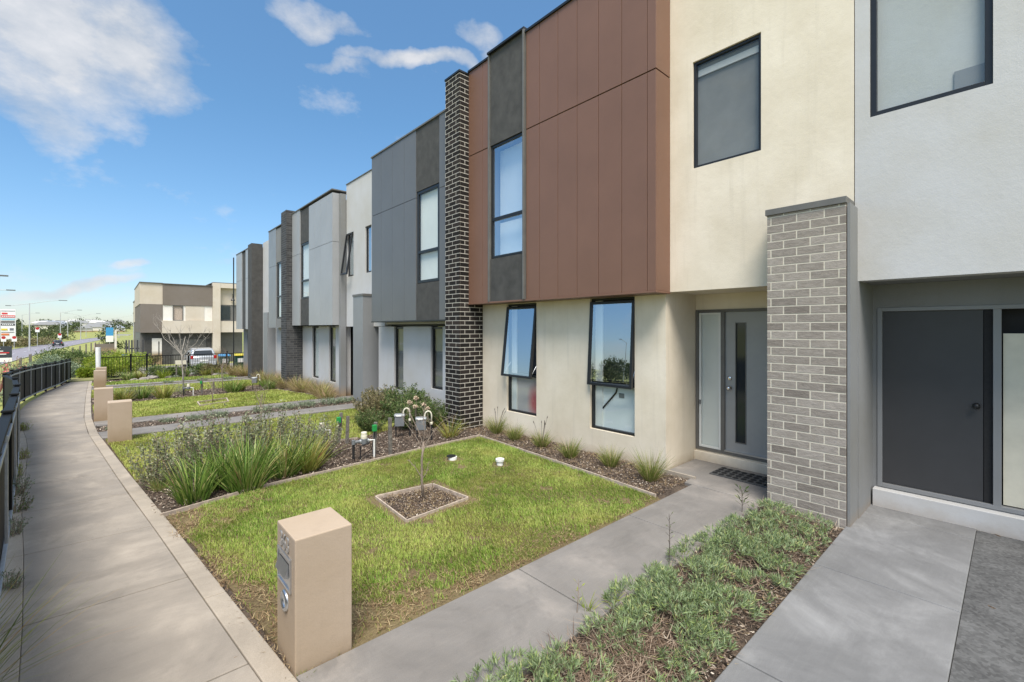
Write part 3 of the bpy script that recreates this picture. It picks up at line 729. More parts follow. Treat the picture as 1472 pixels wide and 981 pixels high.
# charcoal window strip
MB().box(5.225, 5.56, 5.51, 6.42, 5.235, 6.905).build('charcoal_panel', 'charcoal_render', H); MB().box(5.225, 5.56, 5.51, 6.42, 2.384, 3.165).build('charcoal_panel', 'charcoal_render', H)
m = MB(); m.box(5.17, 5.56, 5.472, 5.509, 2.384, 6.905); m.box(5.195, 5.56, 6.421, 6.458, 2.384, 6.905); m.build('strip_fin', 'grey_trim', H, 0.003)
window(H, 5.245, 5.515, 6.415, 3.175, 5.225, 'pale_board', 3.88, fw=0.04, backdepth=0.2, lab='tall upper window in the charcoal strip')
MB().box(5.62, 5.63, 5.4, 6.5, 3.1, 5.3).build('inner_lining', 'dark_interior', H)
# window over the porch
window(H, 5.60, 1.94, 2.75, 3.94, 5.30, 'grey_blind', fw=0.035, glass='porch_glass', lab='square upper window with grey blind drawn'); MB().box(5.645, 5.662, 1.98, 2.71, 5.12, 5.20).build('reflection_strip', 'grey_render', H)  # added pale strip stands in for a reflection along the window top
# black pillar
bp = brickwork(H, 5.0, 5.565, 7.075, 7.555, -0.1, 6.80, 'black_brick', 'mortar_white', ('x-', 'y-'), 'tall black brick pillar with white mortar')
MB().box(4.985, 5.60, 7.062, 7.57, 6.80, 6.84).build('pillar_cap', 'dark_aluminium', bp, 0.004)
gp = brickwork(H, 5.265, 6.4, 1.078, 1.77, -0.1, 3.10, 'grey_brick', 'mortar_cream', ('x-', 'y+'), 'wide grey brick pillar beside the front door', phase=0.06)
MB().box(5.245, 5.573, 1.07, 1.785, 3.10, 3.165).build('pillar_cap', 'grey_trim', gp, 0.004)
# lower windows: fixed base + open awning sash
def awning(y0, y1, z0, z1, zs, tilt, lab, lowback):
    X = 5.615; m = MB(); frame(m, X, 0.06, y0, y1, z0, z1, 0.03); m.box(X, X+0.06, y0+.03, y1-.03, zs-0.02, zs+0.02)
    w = m.build('window', 'dark_aluminium', H, 0.003); w['label'] = lab
    MB().add([(X+.03, y0+.03, z0+.03), (X+.03, y1-.03, z0+.03), (X+.03, y1-.03, zs-.02), (X+.03, y0+.03, zs-.02)], [(3,2,1,0)]).build('lower_pane', 'porch_glass', w)
    MB().box(X+.085, X+.10, y0, y1, z0, zs).build('blind', lowback, w)
    MB().box(X+.30, X+.32, y0-.1, y1+.1, zs, z1).build('curtain', 'dark_interior', w)
    MB().box(X+.062, X+.084, y1-.16, y1-.02, z0+.02, z1-.03).build('curtain_edge', 'white_blind', w)
    c, s = math.cos(tilt), math.sin(tilt); zt = z1-0.05
    def T(p):
        dx, dz = p[0]-X, p[2]-zt
        return (X+dx*c+dz*s, p[1], zt-dx*s+dz*c)
    m = MB(); frame(m, X-0.05, 0.045, y0+.005, y1-.005, zs-.03, zt, 0.04, T)
    sash = m.build('open_sash', 'dark_aluminium', w, 0.003)
    MB().add([T(p) for p in [(X-.03, y0+.045, zs+.01), (X-.03, y1-.045, zs+.01), (X-.03, y1-.045, zt-.04), (X-.03, y0+.045, zt-.04)]], [(3,2,1,0)]).build('pane', 'window_glass', sash)
    for yy in (y0+.04, y1-.04):
        a = T((X-.01, yy, zs)); MB().tube([a, (X+.02, yy, zs+.22)], 0.006, 6).build('stay_arm', 'stainless', sash)
    return w
wl = awning(5.57, 6.36, 0.355, 2.34, 1.04, math.radians(6.6), 'window with widely open sash and reddish frosted lower pane', 'frosted_blind')
wr = awning(3.60, 4.40, 0.355, 2.35, 1.06, math.radians(3.4), 'window with slightly open sash reflecting trees', 'pale_board')
MB().tube([(5.69, 3.98, 1.0), (5.69, 4.0, .93), (5.69, 4.25, .66), (5.69, 4.30, .55)], 0.012, 8).build('support_arm', 'rubber', wr)
MB().box(5.692, 5.698, 3.86, 3.95, .86, .93).build('sticker', 'grey_plastic', wr)
# door set
m = MB(); frame(m, 6.405, 0.07, 1.80, 3.115, 0.14, 2.165, 0.04); m.box(6.405, 6.475, 2.70, 2.755, 0.18, 2.125)
df = m.build('door_frame', 'grey_trim', H, 0.003)
m = MB(); wall_x(m, 6.435, 0.04, 1.84, 2.70, 0.185, 2.125, [(2.43, 2.56, 0.33, 1.97)])
dr = m.build('door', 'grey_door', H)
MB().box(6.450, 6.458, 2.43, 2.56, 0.33, 1.97).build('glass_slot', 'car_glass', dr)
m = MB(); frame(m, 6.430, 0.01, 2.422, 2.568, 0.322, 1.978, 0.012); m.build('slot_trim', 'grey_trim', dr)
MB().lathe((6.435, 2.64, 1.07), [(0.03, 0), (0.03, -0.008), (0.012, -0.01), (0.012, -0.03), (0.026, -0.035), (0.03, -0.05), (0.02, -0.062), (0.004, -0.066)], 20, 'x').build('door_knob', 'chrome', dr, 0, True)
MB().lathe((6.435, 2.64, 1.205), [(0.029, 0), (0.028, -0.014), (0.018, -0.018), (0.003, -0.020)], 20, 'x').build('deadbolt', 'chrome', dr, 0, True)
MB().box(6.40, 6.434, 1.84, 2.70, .182, .20).build('door_sill', 'stainless', dr)
m = MB(); frame(m, 6.42, 0.02, 2.76, 3.07, 0.185, 2.12, 0.028); sl = m.build('sidelight', 'white_blind', H)
MB().add([(6.43, 2.78, .2), (6.43, 3.05, .2), (6.43, 3.05, 2.1), (6.43, 2.78, 2.1)], [(3,2,1,0)]).build('pane', 'porch_glass', sl)
MB().box(6.46, 6.47, 2.77, 3.08, .19, 2.12).build('blind', 'white_blind', sl)
MB().box(6.40, 6.42, 3.04, 3.06, 0.80, 0.86).build('latch', 'grey_plastic', sl)

# --- right-hand neighbour (grey)
R = thing('terrace_house', (5.57, -0.6, 0), 'pale grey terrace house with dark door at the right edge', 'house', 'row of terrace houses')
m = MB(); wall_x(m, 5.575, 0.2, -4.0, 1.068, 2.37, 6.95, [(0.12, 0.95, 3.97, 5.6)]); m.build('upper_wall', 'pale_grey_render', R)
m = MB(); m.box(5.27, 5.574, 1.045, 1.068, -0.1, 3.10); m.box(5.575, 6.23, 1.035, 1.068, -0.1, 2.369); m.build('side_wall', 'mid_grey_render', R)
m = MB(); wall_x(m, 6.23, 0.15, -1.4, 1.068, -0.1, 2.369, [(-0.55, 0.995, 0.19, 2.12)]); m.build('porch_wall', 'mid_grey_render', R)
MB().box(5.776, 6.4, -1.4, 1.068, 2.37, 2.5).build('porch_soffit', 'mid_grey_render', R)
MB().box(5.575, 5.7, -4, -1.0, -0.1, 2.369).build('lower_wall', 'pale_grey_render', R)
MB().box(6.12, 6.26, -0.6, 1.02, -0.02, 0.18).build('door_step', 'pale_grey_render', R, 0.005)
MB().box(5.5, 5.82, -4, 1.06, 6.95, 7.0).build('parapet_cap', 'grey_trim', R)
MB().box(5.79, 11.5, -4, 1.08, 2.5, 6.75).build('roof', 'grey_trim', R)
wN = window(R, 5.60, 0.12, 0.95, 3.97, 5.6, 'grey_render', fw=0.05, glass='porch_glass'); MB().box(5.655, 5.668, .17, .36, 4.02, 4.2).build('box_on_sill', 'ash_cladding', wN)
m = MB(); frame(m, 6.22, 0.07, -0.55, 0.995, 0.19, 2.12, 0.04); m.box(6.22, 6.29, 0.08, 0.135, 0.23, 2.08); m.build('door_frame', 'ash_cladding', R, 0.003)
d = MB().box(6.255, 6.29, 0.2, 0.955, 0.235, 2.08).build('door', 'dark_door', R)
MB().box(6.25, 6.285, 0.137, 0.195, 0.235, 2.08).build('glass_slot', 'rubber', d)
MB().lathe((6.25, 0.245, 1.15), [(0.028, 0), (0.028, -0.01), (0.012, -0.012), (0.012, -0.03), (0.028, -0.038), (0.02, -0.06), (0.004, -0.062)], 16, 'x').build('door_knob', 'dark_aluminium', d, 0, True)
MB().box(6.27, 6.28, -.5, .07, .24, 1.85).build('sidelight', 'cream_plastic', R)

# --- left-hand neighbours (grey, in a mirrored rhythm)
def boards(parent, X, ylist, z0, z1, zj, mat):
    m = MB(); m.box(X+0.018, 5.57, ylist[0]+.01, ylist[-1]-.01, z0+.01, z1-.01); cb = m.build('cladding', 'dark_aluminium', parent)
    m = MB()
    for a, b in zip(ylist, ylist[1:]):
        for za, zb in ((z0, zj-.006), (zj+.006, z1)): m.box(X, X+0.017, a+.004, b-.004, za, zb)
    for za, zb in ((z0, zj-.006), (zj+.006, z1)): m.box(X+.018, 5.56, ylist[0]-.003, ylist[0]+.009, za, zb)
    m.build('cladding_board', mat, cb)
    return cb
def pl(nm, mat, par, *boxes):
    for b in boxes: o = MB().box(*b).build(nm, mat, par)
    return o

A = thing('terrace_house', (5.57, 10.8, gz(10.8)), 'slate grey clad terrace house directly behind the black brick pillar', 'house', 'row of terrace houses')
boards(A, 5.2, [9.05, 9.6, 10.2, 10.8, 11.35], 2.08, 6.38, 4.85, 'slate_cladding')
pl('window_strip', 'charcoal_render', A, (5.21, 5.57, 8.10, 9.045, 2.08, 2.90), (5.21, 5.57, 8.10, 9.045, 4.98, 6.38))
boards(A, 5.2, [7.60, 8.09], 2.08, 6.40, 4.85, 'slate_cladding')
window(A, 5.22, 8.12, 9.03, 2.91, 4.97, 'white_blind', 3.6, 'porch_glass', 0.06)
m = MB(); wall_x(m, 5.58, .2, 11.36, 14.0, 1.95, 6.38, [(12.2, 12.62, 3.5, 4.85), (13.45, 13.95, 3.5, 4.85)]); m.box(5.6, 5.8, 7.56, 11.35, 2.0, 6.34); m.build('upper_wall', 'pale_grey_render', A)
window(A, 5.62, 12.2, 12.62, 3.5, 4.85, 'grey_blind', fw=.05)
w = window(A, 5.62, 13.45, 13.95, 3.5, 4.85, 'pale_board', fw=.05)
def T(p):
    c, s = math.cos(.14), math.sin(.14); dx, dz = p[0]-5.58, p[2]-4.82
    return (5.58+dx*c+dz*s, p[1], 4.82-dx*s+dz*c)
m = MB(); frame(m, 5.54, .04, 13.46, 13.94, 3.52, 4.82, .05, T); m.build('open_sash', 'dark_aluminium', w)
m = MB(); wall_x(m, 5.585, .2, 7.56, 11.75, gz(9)-.3, 1.94, [(8.55, 9.05, .5, 1.94), (10.35, 10.85, .3, 1.94)]); m.build('lower_wall', 'pale_grey_render', A)
window(A, 5.63, 8.55, 9.05, .5, 1.93, 'grey_blind', fw=.05, glass='porch_glass'); window(A, 5.63, 10.35, 10.85, .3, 1.93, 'grey_blind', fw=.05, glass='porch_glass')
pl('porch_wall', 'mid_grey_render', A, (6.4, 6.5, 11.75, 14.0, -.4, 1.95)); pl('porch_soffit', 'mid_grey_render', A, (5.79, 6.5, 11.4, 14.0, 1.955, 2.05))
d = pl('door', 'dark_door', A, (6.37, 6.39, 12.6, 13.5, -.15, 1.8)); pl('glass_slot', 'car_glass', d, (6.362, 6.368, 13.2, 13.3, 0, 1.6))
pl('brick_pillar', 'ash_cladding', A, (5.265, 6.4, 12.05, 12.72, -.35, 2.80)); pl('pillar_cap', 'grey_trim', A, (5.25, 5.578, 12.03, 12.74, 2.80, 2.86))
pl('bottom_trim', 'dark_aluminium', A, (5.19, 5.57, 7.6, 11.36, 2.05, 2.078))
pl('roof', 'grey_trim', A, (5.81, 11.5, 7.56, 14.0, 1.96, 6.25)); pl('roof_flashing', 'grey_trim', A, (5.18, 5.83, 7.58, 11.37, 6.385, 6.42), (5.56, 5.83, 11.38, 14.0, 6.385, 6.41))

B_ = thing('terrace_house', (5.57, 16.6, gz(16.6)), 'silver grey clad terrace house second behind the black brick pillar', 'house', 'row of terrace houses')
boards(B_, 5.2, [14.15, 14.65, 15.2, 15.75, 16.35], 2.0, 6.12, 4.6, 'silver_cladding'); boards(B_, 5.2, [17.35, 17.75, 18.25], 2.0, 6.2, 4.6, 'silver_cladding')
pl('window_strip', 'charcoal_render', B_, (5.23, 5.57, 16.36, 17.34, 2.0, 2.95), (5.23, 5.57, 16.36, 17.34, 4.95, 6.15))
window(B_, 5.24, 16.38, 17.32, 2.96, 4.94, 'white_blind', 3.6, 'porch_glass', .06)
pl('party_joint', 'mid_grey_render', B_, (5.4, 5.57, 14.005, 14.14, gz(14)-.3, 6.1))
b2 = brickwork(B_, 5.0, 5.7, 18.27, 18.95, gz(18.5)-.2, 6.35, 'slate_brick', 'grey_trim', ('x-', 'y-'), 'dark brick pillar')
m = MB(); wall_x(m, 5.58, .2, 14.15, 18.26, gz(16)-.4, 1.97, [(14.9, 15.5, .1, 1.97), (16.5, 17.2, .1, 1.97)]); m.build('lower_wall', 'pale_grey_render', B_)
window(B_, 5.63, 14.9, 15.5, .1, 1.96, 'grey_blind', fw=.05, glass='porch_glass'); window(B_, 5.63, 16.5, 17.2, .1, 1.96, 'white_blind', fw=.05, glass='porch_glass')
pl('roof', 'grey_trim', B_, (5.75, 11.5, 14.005, 18.99, 1.975, 6.05)); pl('roof_flashing', 'grey_trim', B_, (5.18, 5.74, 14.14, 18.26, 6.205, 6.24))

C_ = thing('terrace_house', (5.57, 22, gz(22)), 'mid grey terrace house beyond the slate brick pillar', 'house', 'row of terrace houses')
boards(C_, 5.2, [19.0, 19.3, 19.6], 1.92, 6.05, 4.5, 'ash_cladding'); boards(C_, 5.2, [20.45, 21.0, 21.6], 1.92, 6.05, 4.5, 'ash_cladding')
window(C_, 5.24, 19.62, 20.43, 2.3, 4.6, 'pale_board', 3.2, 'porch_glass', .06); pl('window_strip', 'mid_grey_render', C_, (5.22, 5.57, 19.61, 20.44, 4.61, 6.0), (5.22, 5.57, 19.61, 20.44, 1.92, 2.29))
m = MB(); wall_x(m, 5.58, .2, 19.0, 24.2, gz(21)-.4, 6.0, [(22.2, 22.8, 3.0, 4.5), (19.5, 20.2, .1, 1.7), (23.0, 23.9, gz(23)-.05, 1.6)]); m.build('wall', 'pale_grey_render', C_)
window(C_, 5.63, 22.2, 22.8, 3.0, 4.5, 'grey_blind', fw=.05, glass='porch_glass'); window(C_, 5.63, 19.5, 20.2, .1, 1.7, 'grey_blind', fw=.05, glass='porch_glass')
pl('door', 'dark_door', C_, (5.66, 5.7, 23.0, 23.9, gz(23)-.05, 1.6)); pl('brick_pillar', 'ash_cladding', C_, (5.25, 5.575, 22.0, 22.7, gz(22)-.3, 2.6))
pl('roof', 'grey_trim', C_, (5.79, 11.5, 18.995, 24.2, 1.0, 5.9)); pl('roof_flashing', 'grey_trim', C_, (5.18, 5.8, 18.98, 21.62, 6.055, 6.09))

D_ = thing('terrace_house', (5.57, 26.4, gz(26)), 'light grey end terrace house farthest along the row', 'house', 'row of terrace houses')
boards(D_, 5.2, [25.0, 25.5, 26.0], 1.85, 5.85, 4.4, 'silver_cladding'); boards(D_, 5.2, [26.85, 27.4, 28.2], 1.85, 5.85, 4.4, 'silver_cladding')
pl('dark_strip', 'charcoal_render', D_, (5.1, 5.57, 24.22, 24.99, gz(24)-.3, 5.95), (5.23, 5.57, 26.01, 26.84, 1.85, 5.8))
m = MB(); wall_x(m, 5.58, .2, 24.22, 28.4, gz(26)-.5, 5.8, [(25.2, 25.8, 0, 1.6), (26.8, 27.5, 0, 1.6)]); m.build('wall', 'mid_grey_render', D_)
window(D_, 5.63, 25.2, 25.8, 0, 1.6, 'grey_blind', fw=.05, glass='porch_glass'); window(D_, 5.63, 26.8, 27.5, 0, 1.6, 'grey_blind', fw=.05, glass='porch_glass')
pl('roof', 'grey_trim', D_, (5.79, 11.5, 24.21, 28.4, 1.0, 5.7)); pl('roof_flashing', 'grey_trim', D_, (5.18, 5.8, 24.98, 28.22, 5.855, 5.89))
MB().tube([(5.12, 28.45, gz(28)), (5.12, 28.45, 5.75)], .03, 8).build('downpipe', 'dark_aluminium', D_)

for par, ya, yb, x0, zl in ((H, 1.09, 7.5, 6.60, 0), (R, -4.0, 1.07, 6.42, 0), (A, 7.57, 13.99, 6.55, -.2), (B_, 14.01, 18.98, 5.95, -.3), (C_, 19.0, 24.19, 5.95, -.4), (D_, 24.22, 28.4, 5.95, -.6)):
    MB().box(x0, 11.4, ya+.01, yb-.01, zl-.4, 2.49 if par in (H, R) else (1.94 if par in (A, B_) else .99)).build('inner_block', 'dark_interior', par)
# --- the house across the driveway (faces -Y)
K = thing('townhouse', (5, 45, -1.0), 'beige and taupe two storey townhouse with garage behind the silver hatchback', 'house')
gy = -1.05
pl('side_block', 'beige_render', K, (1.85, 3.25, 45.0, 54, 3.78, 5.42)); pl('side_cladding', 'taupe_render', K, (1.88, 3.25, 44.98, 54, 1.55, 3.77))
pl('upper_panel', 'taupe_render', K, (3.26, 6.55, 44.93, 54, 3.74, 5.40))
pl('cap', 'grey_trim', K, (1.82, 3.255, 44.9, 54, 5.425, 5.48), (3.256, 6.55, 44.86, 54, 5.405, 5.455), (6.56, 8.9, 44.8, 54, 5.705, 5.76))
pl('window_band', 'white_render', K, (3.26, 3.88, 45.0, 45.2, 2.5, 3.735), (4.56, 6.55, 45.0, 45.2, 2.5, 3.735)); pl('band_panel', 'beige_render', K, (4.72, 5.98, 44.97, 45.0, 2.52, 3.72))
w = MB(); w.box(3.88, 3.93, 44.95, 45.1, 2.5, 3.735); w.box(4.51, 4.56, 44.95, 45.1, 2.5, 3.735); w.box(3.93, 4.51, 44.95, 45.1, 2.5, 2.55); w.box(3.93, 4.51, 44.95, 45.1, 3.68, 3.735)
w = w.build('window', 'grey_trim', K); pl('blind', 'weathered_timber', w, (3.93, 4.51, 45.05, 45.06, 2.55, 3.68))
pl('lower_panel', 'beige_render', K, (3.2, 6.555, 44.8, 45.3, 1.5, 2.498)); 
pl('ground_wall', 'charcoal_render', K, (2.2, 3.25, 45.4, 45.6, gy, 1.54), (3.25, 3.85, 45.3, 45.5, gy, 1.499), (6.2, 6.55, 45.3, 45.5, gy, 1.499), (3.85, 6.2, 45.3, 45.5, 1.0, 1.499))
g = MB()
for i in range(5): g.box(3.86, 6.19, 45.38+.004*(i % 2), 45.45, gy+.41*i, gy+.41*i+.395)
g.build('garage_door', 'grey_trim', K)
d = pl('door', 'white_render', K, (2.6, 3.22, 45.32, 45.39, gy, 1.1)); pl('glass_slot', 'car_glass', d, (3.0, 3.06, 45.3, 45.319, gy+.4, .85))
pl('corner_column', 'beige_render', K, (6.56, 7.1, 44.75, 45.3, gy, 5.70))
pl('recess_wall', 'beige_render', K, (7.1, 8.9, 45.2, 45.5, 3.9, 5.30), (7.1, 8.9, 44.85, 45.19, 1.55, 2.5)); pl('lintel', 'beige_render', K, (7.1, 8.9, 44.78, 45.4, 5.305, 5.70))
w = pl('window', 'grey_trim', K, (7.1, 8.9, 45.22, 45.3, 2.51, 3.89)); pl('pane', 'window_glass', w, (7.18, 7.9, 45.2, 45.21, 2.6, 3.8))
pl('entry_wall', 'charcoal_render', K, (7.1, 8.9, 46.0, 46.2, gy, 1.54)); pl('entry_door', 'dark_aluminium', K, (7.2, 7.7, 45.9, 45.99, gy, 1.1)); 
lm = MB().lathe((8.05, 45.0, 4.5), [(0.16, -.25), (.15, -.2), (.05, -.02), (.04, .18), (.02, .2)], 14).build('wall_lantern', 'dark_aluminium', K)
MB().tube([(8.05, 45.0, 4.7), (8.05, 45.2, 4.85)], .02, 6).build('lantern_arm', 'dark_aluminium', lm)
pl('roof', 'grey_trim', K, (1.9, 8.9, 45.7, 54, gy, 5.3)); MB().tube([(4.3, 50, 5.3), (4.3, 50, 5.75)], .05, 8).build('roof_vent', 'grey_plastic', K)
K2 = thing('townhouse', (2.3, 66, -1.0), 'partly hidden beige townhouse beyond the first one', 'house')
pl('wall', 'beige_render', K2, (2.35, 8, 62, 72, 2.6, 5.0)); pl('cladding', 'taupe_render', K2, (2.4, 8, 62.05, 72, -1.1, 2.59)); pl('cap', 'grey_trim', K2, (2.3, 8, 61.9, 72, 5.005, 5.1))
m = MB()
for i in range(3): m.box(3.0+i*1.6, 3.9+i*1.6, 61.97, 62.05, 1.0, 2.2)
m.build('window', 'car_glass', K2)
K3 = thing('townhouse', (1.2, 90, -2), 'small far grey townhouse beyond the side fence', 'house')
pl('wall', 'grey_render', K3, (3.25, 9, 88, 100, -2.6, 4.3)); pl('roof', 'tile_roof', K3, (3.2, 9, 87.8, 100, 4.305, 4.5)); pl('window', 'car_glass', K3, (4, 5, 87.93, 88.0, 1, 2.2))

# side fence of tall vertical boards left of the townhouse
sf = thing('board_fence', (1.2, 48, -1), 'tall dark grey board fence with pale gaps left of the townhouse', 'fence')
for i in range(7):
    x = 1.0+i*0.16; MB().box(x, x+.10, 44.6-i*.05, 44.64-i*.05, -1.1, 1.0).build('board', 'grey_trim' if i % 2 else 'dark_door', sf)
MB().box(.95, 2.15, 44.66, 44.7, .3, .4).build('rail', 'grey_trim', sf)
sf = thing('boundary_wall', (0, 58, -1.2), 'low brown far boundary wall beyond the green bush', 'wall')
MB().box(-.9, .5, 58, 58.3, -1.6, 0.4).build('panel', 'taupe_render', sf); MB().box(-.98, -.9, 57.95, 58.35, -1.6, .5).build('post', 'beige_render', sf); MB().box(.5, .66, 57.95, 58.35, -1.6, 1.7).build('post', 'white_render', sf)

# ------------------------------------------------------------------ LETTERBOXES
def mailbox(x0, x1, y0, y1, h, label, full=False):
    zb = gz((y0+y1)/2); t = thing('letterbox', ((x0+x1)/2, (y0+y1)/2, zb), label, 'letterbox', 'rendered letterbox pillars along the footpath')
    p = MB().box(x0, x1, y0, y1, zb-0.08, zb+h).build('pillar', 'mailbox_render', t, 0.007)
    if full:
        f = MB(); X = x0-0.004
        pz1 = zb+h-0.135; pz0 = pz1-0.18; ya, yb = y0+0.065, y1-0.045
        frame(f, X-0.006, 0.012, ya-.006, yb+.006, pz0-.006, pz1+.006, 0.014)
        pf = f.build('slot_plate', 'stainless', t, 0.0015)
        MB().box(X, X+0.006, ya+.004, yb-.004, pz0+.004, pz1-.004).build('plate_back', 'stainless', pf)
        MB().box(X-.001, X+.002, ya+.03, yb-.03, pz1-.075, pz1-.035).build('slot_opening', 'rubber', pf)
        a, b = ya+.025, yb-.025
        MB().add([(X-.003, a, pz1-.035), (X-.003, b, pz1-.035), (X-.026, b, pz1-.105), (X-.026, a, pz1-.105), (X-.003, a, pz1-.112), (X-.003, b, pz1-.112)],
                 [(0,1,2,3), (0,3,4), (1,5,2), (3,2,5,4), (0,4,5,1)]).build('slot_flap', 'stainless', pf, 0.001)
        yc = (y0+y1)/2; zc = zb+h-.405
        MB().lathe((x0+.003, yc, zc), [(0.030, 0), (0.034, -.010), (.044, -.019), (.054, -.018), (.060, -.006), (.060, 0)], 32, 'x').build('newspaper_ring', 'stainless', t, 0, True)
        MB().lathe((x0+.002, yc, zc), [(0.033, 0), (0.033, -.0045)], 28, 'x').build('ring_tube', 'white_plastic', t)
        cu = bpy.data.curves.new('digits', 'FONT'); cu.body = '363'; cu.size = 0.125; cu.extrude = 0.003; cu.align_x = 'CENTER'
        to = bpy.data.objects.new('tmp_text', cu); COL.objects.link(to); bpy.context.view_layer.update()
        me = bpy.data.meshes.new_from_object(to); bpy.data.objects.remove(to)
        R3 = Matrix(((0, 0, -1), (-1, 0, 0), (0, 1, 0))).to_4x4()
        me.transform(Matrix.Translation((x0-.004-t['_o'][0], yc+0.01-t['_o'][1], pz1+.024-t['_o'][2])) @ R3)
        me.materials.clear(); me.materials.append(MATS['stainless']); link(me, 'house_number', t)
    return t
mailbox(0.765, 1.085, 2.635, 2.985, 0.735, 'nearest tan letterbox pillar with steel mail slot and newspaper ring', True)
mailbox(0.0, 0.335, 10.72, 11.05, 0.71, 'second tan letterbox pillar behind the strappy plants')
mailbox(-0.23, 0.10, 13.95, 14.28, 0.74, 'third tan letterbox pillar, leftmost of the middle pair')
mailbox(-0.40, -0.05, 23.7, 24.05, 0.75, 'fourth tan letterbox pillar near the white post')
mailbox(-0.38, -0.03, 27.0, 27.35, 0.75, 'farthest letterbox pillar, its top just showing over the fourth')
p = MB(); p.tube([(-.33, 30.3, gz(30)), (-.35, 30.3, 0.95)], .10, 12); tag(p.build('white_post', 'white_plastic'), 'round white post beside the left end of the picket fence', 'post')

# ------------------------------------------------------------------ DOORMAT
t = thing('doormat', (6.02, 2.3, 0.0), 'black patterned rubber doormat in front of the grey door', 'doormat')
T = lambda p: (p[0]+(p[1]-2.3)*0.02, p[1], p[2])
MB().box(5.83, 6.22, 1.85, 2.66, 0.002, 0.012, T).build('mat_base', 'black_mat', t, 0.004)
m = MB()
for i in range(9):
    for j in range(4):
        m.lathe((5.885+j*.093+(.0 if i % 2 else .02), 1.90+i*.089, .0125), [(0.036, 0), (.034, .006), (.024, .006), (.022, .001)], 6)
m.build('mat_pattern', 'rubber', t)

# ------------------------------------------------------------------ LAWN FITTINGS
t = thing('drain_cap', (4.08, 4.80, 0), 'white round drain cap standing in the lawn', 'drain cap')
MB().lathe((4.08, 4.80, 0), [(.045, -.05), (.045, .045), (.06, .045), (.062, .075), (.05, .08), (.02, .078)], 20).build('pipe', 'white_plastic', t, 0, False)
t = thing('drain_cap', (3.74, 5.46, 0), 'low drain pipe with black lid set in the lawn', 'drain cap')
MB().lathe((3.74, 5.46, 0), [(.062, -.05), (.062, .032), (.055, .034)], 20).build('pipe', 'white_plastic', t)
MB().lathe((3.725, 5.475, .036), [(.066, -.004), (.068, .008), (.05, .014)], 20).build('lid', 'dark_aluminium', t)

# ------------------------------------------------------------------ METERS AND STAKES
def stake(x, y, h, lean, label, w=0.045):
    zb = gz(y); m = MB(); c = [(-w/2, -w/2), (w/2, -w/2), (w/2, w/2), (-w/2, w/2)]
    m.hexa([(x+a, y+b, zb-.06) for a, b in c], [(x+a+lean, y+b, zb+h) for a, b in c])
    return tag(m.build('garden_stake', 'stake_timber', None, .004), label, 'stake', 'timber stakes by the meters')
stake(2.93, 7.70, .50, .05, 'grey timber stake with a green meter reader on its side')
stake(3.02, 7.56, .45, .02, 'plain timber stake right of the first meter')
stake(3.04, 6.56, .47, .03, 'timber stake with a green reader behind the nearer meter')
stake(3.17, 6.27, .56, -.01, 'tallest timber stake nearest the timber edging')
def water_meter(x, y, dx, dy, label, sx, sy):
    zb = gz(y); t = thing('water_meter', (x, y, zb), label, 'water meter', 'water meters on raised pipes')
    e = (x+dx, y+dy); z = zb+.24
    m = MB(); m.tube([(x, y, zb-.05), (x, y, z)], .019, 10); m.build('riser_pipe', 'rubber', t)
    m = MB(); m.tube([(x, y, z), (x+dx*.3, y+dy*.3, z)], .024, 10); m.tube([(x, y, z-.03), (x, y, z+.03)], .028, 10); m.build('valve', 'grey_plastic', t)
    m = MB(); m.tube([(x+dx*.25, y+dy*.25, z), (x+dx*.75, y+dy*.75, z)], .017, 10); m.tube([(x+dx*.28, y+dy*.28, z), (x+dx*.36, y+dy*.36, z)], .03, 6); m.tube([(x+dx*.66, y+dy*.66, z), (x+dx*.74, y+dy*.74, z)], .03, 6); m.build('pipe', 'galvanised', t)
    c = (x+dx*.5, y+dy*.5, z)
    b = MB().lathe(c, [(.03, -.05), (.046, -.04), (.05, .03), (.045, .04)], 16).build('meter_body', 'grey_plastic', t)
    MB().lathe((c[0], c[1], c[2]+.04), [(.047, 0), (.047, .04), (.043, .045), (.043, .085), (.036, .095)], 18).build('meter_cap', 'cream_plastic', b)
    m = MB(); m.tube([(x+dx*.75, y+dy*.75, z), (e[0], e[1], z), (e[0], e[1], zb-.05)], .013, 8); m.build('outlet_pipe', 'white_plastic', t)
    r = MB().box(sx-.045, sx+.02, sy-.075, sy-.02, zb+.34, zb+.44).build('green_reader', 'green_plastic', t, .008)
    m = MB(); m.tube([(sx-.01, sy-.045, zb+.34), (sx-.02, sy-.05, zb+.22), (sx-.08, sy-.08, zb+.08), (sx-.2, sy-.05, zb+.01)], .007, 6); m.build('cable', 'rubber', t)
    return t
water_meter(2.52, 7.70, .26, -.03, 'farther water meter with white cap beside leaning stake', 2.93, 7.70)
water_meter(2.68, 6.46, .30, -.04, 'nearer water meter with cream cap on crooked pipes', 3.04, 6.56)
m = MB(); m.tube([(2.75, 6.38, -.05), (2.75, 6.38, .17), (2.9, 6.40, .20)], .012, 8)
tag(m.build('stub_pipe', 'rubber'), 'thin dark stub pipe beside the nearer water meter', 'pipe')
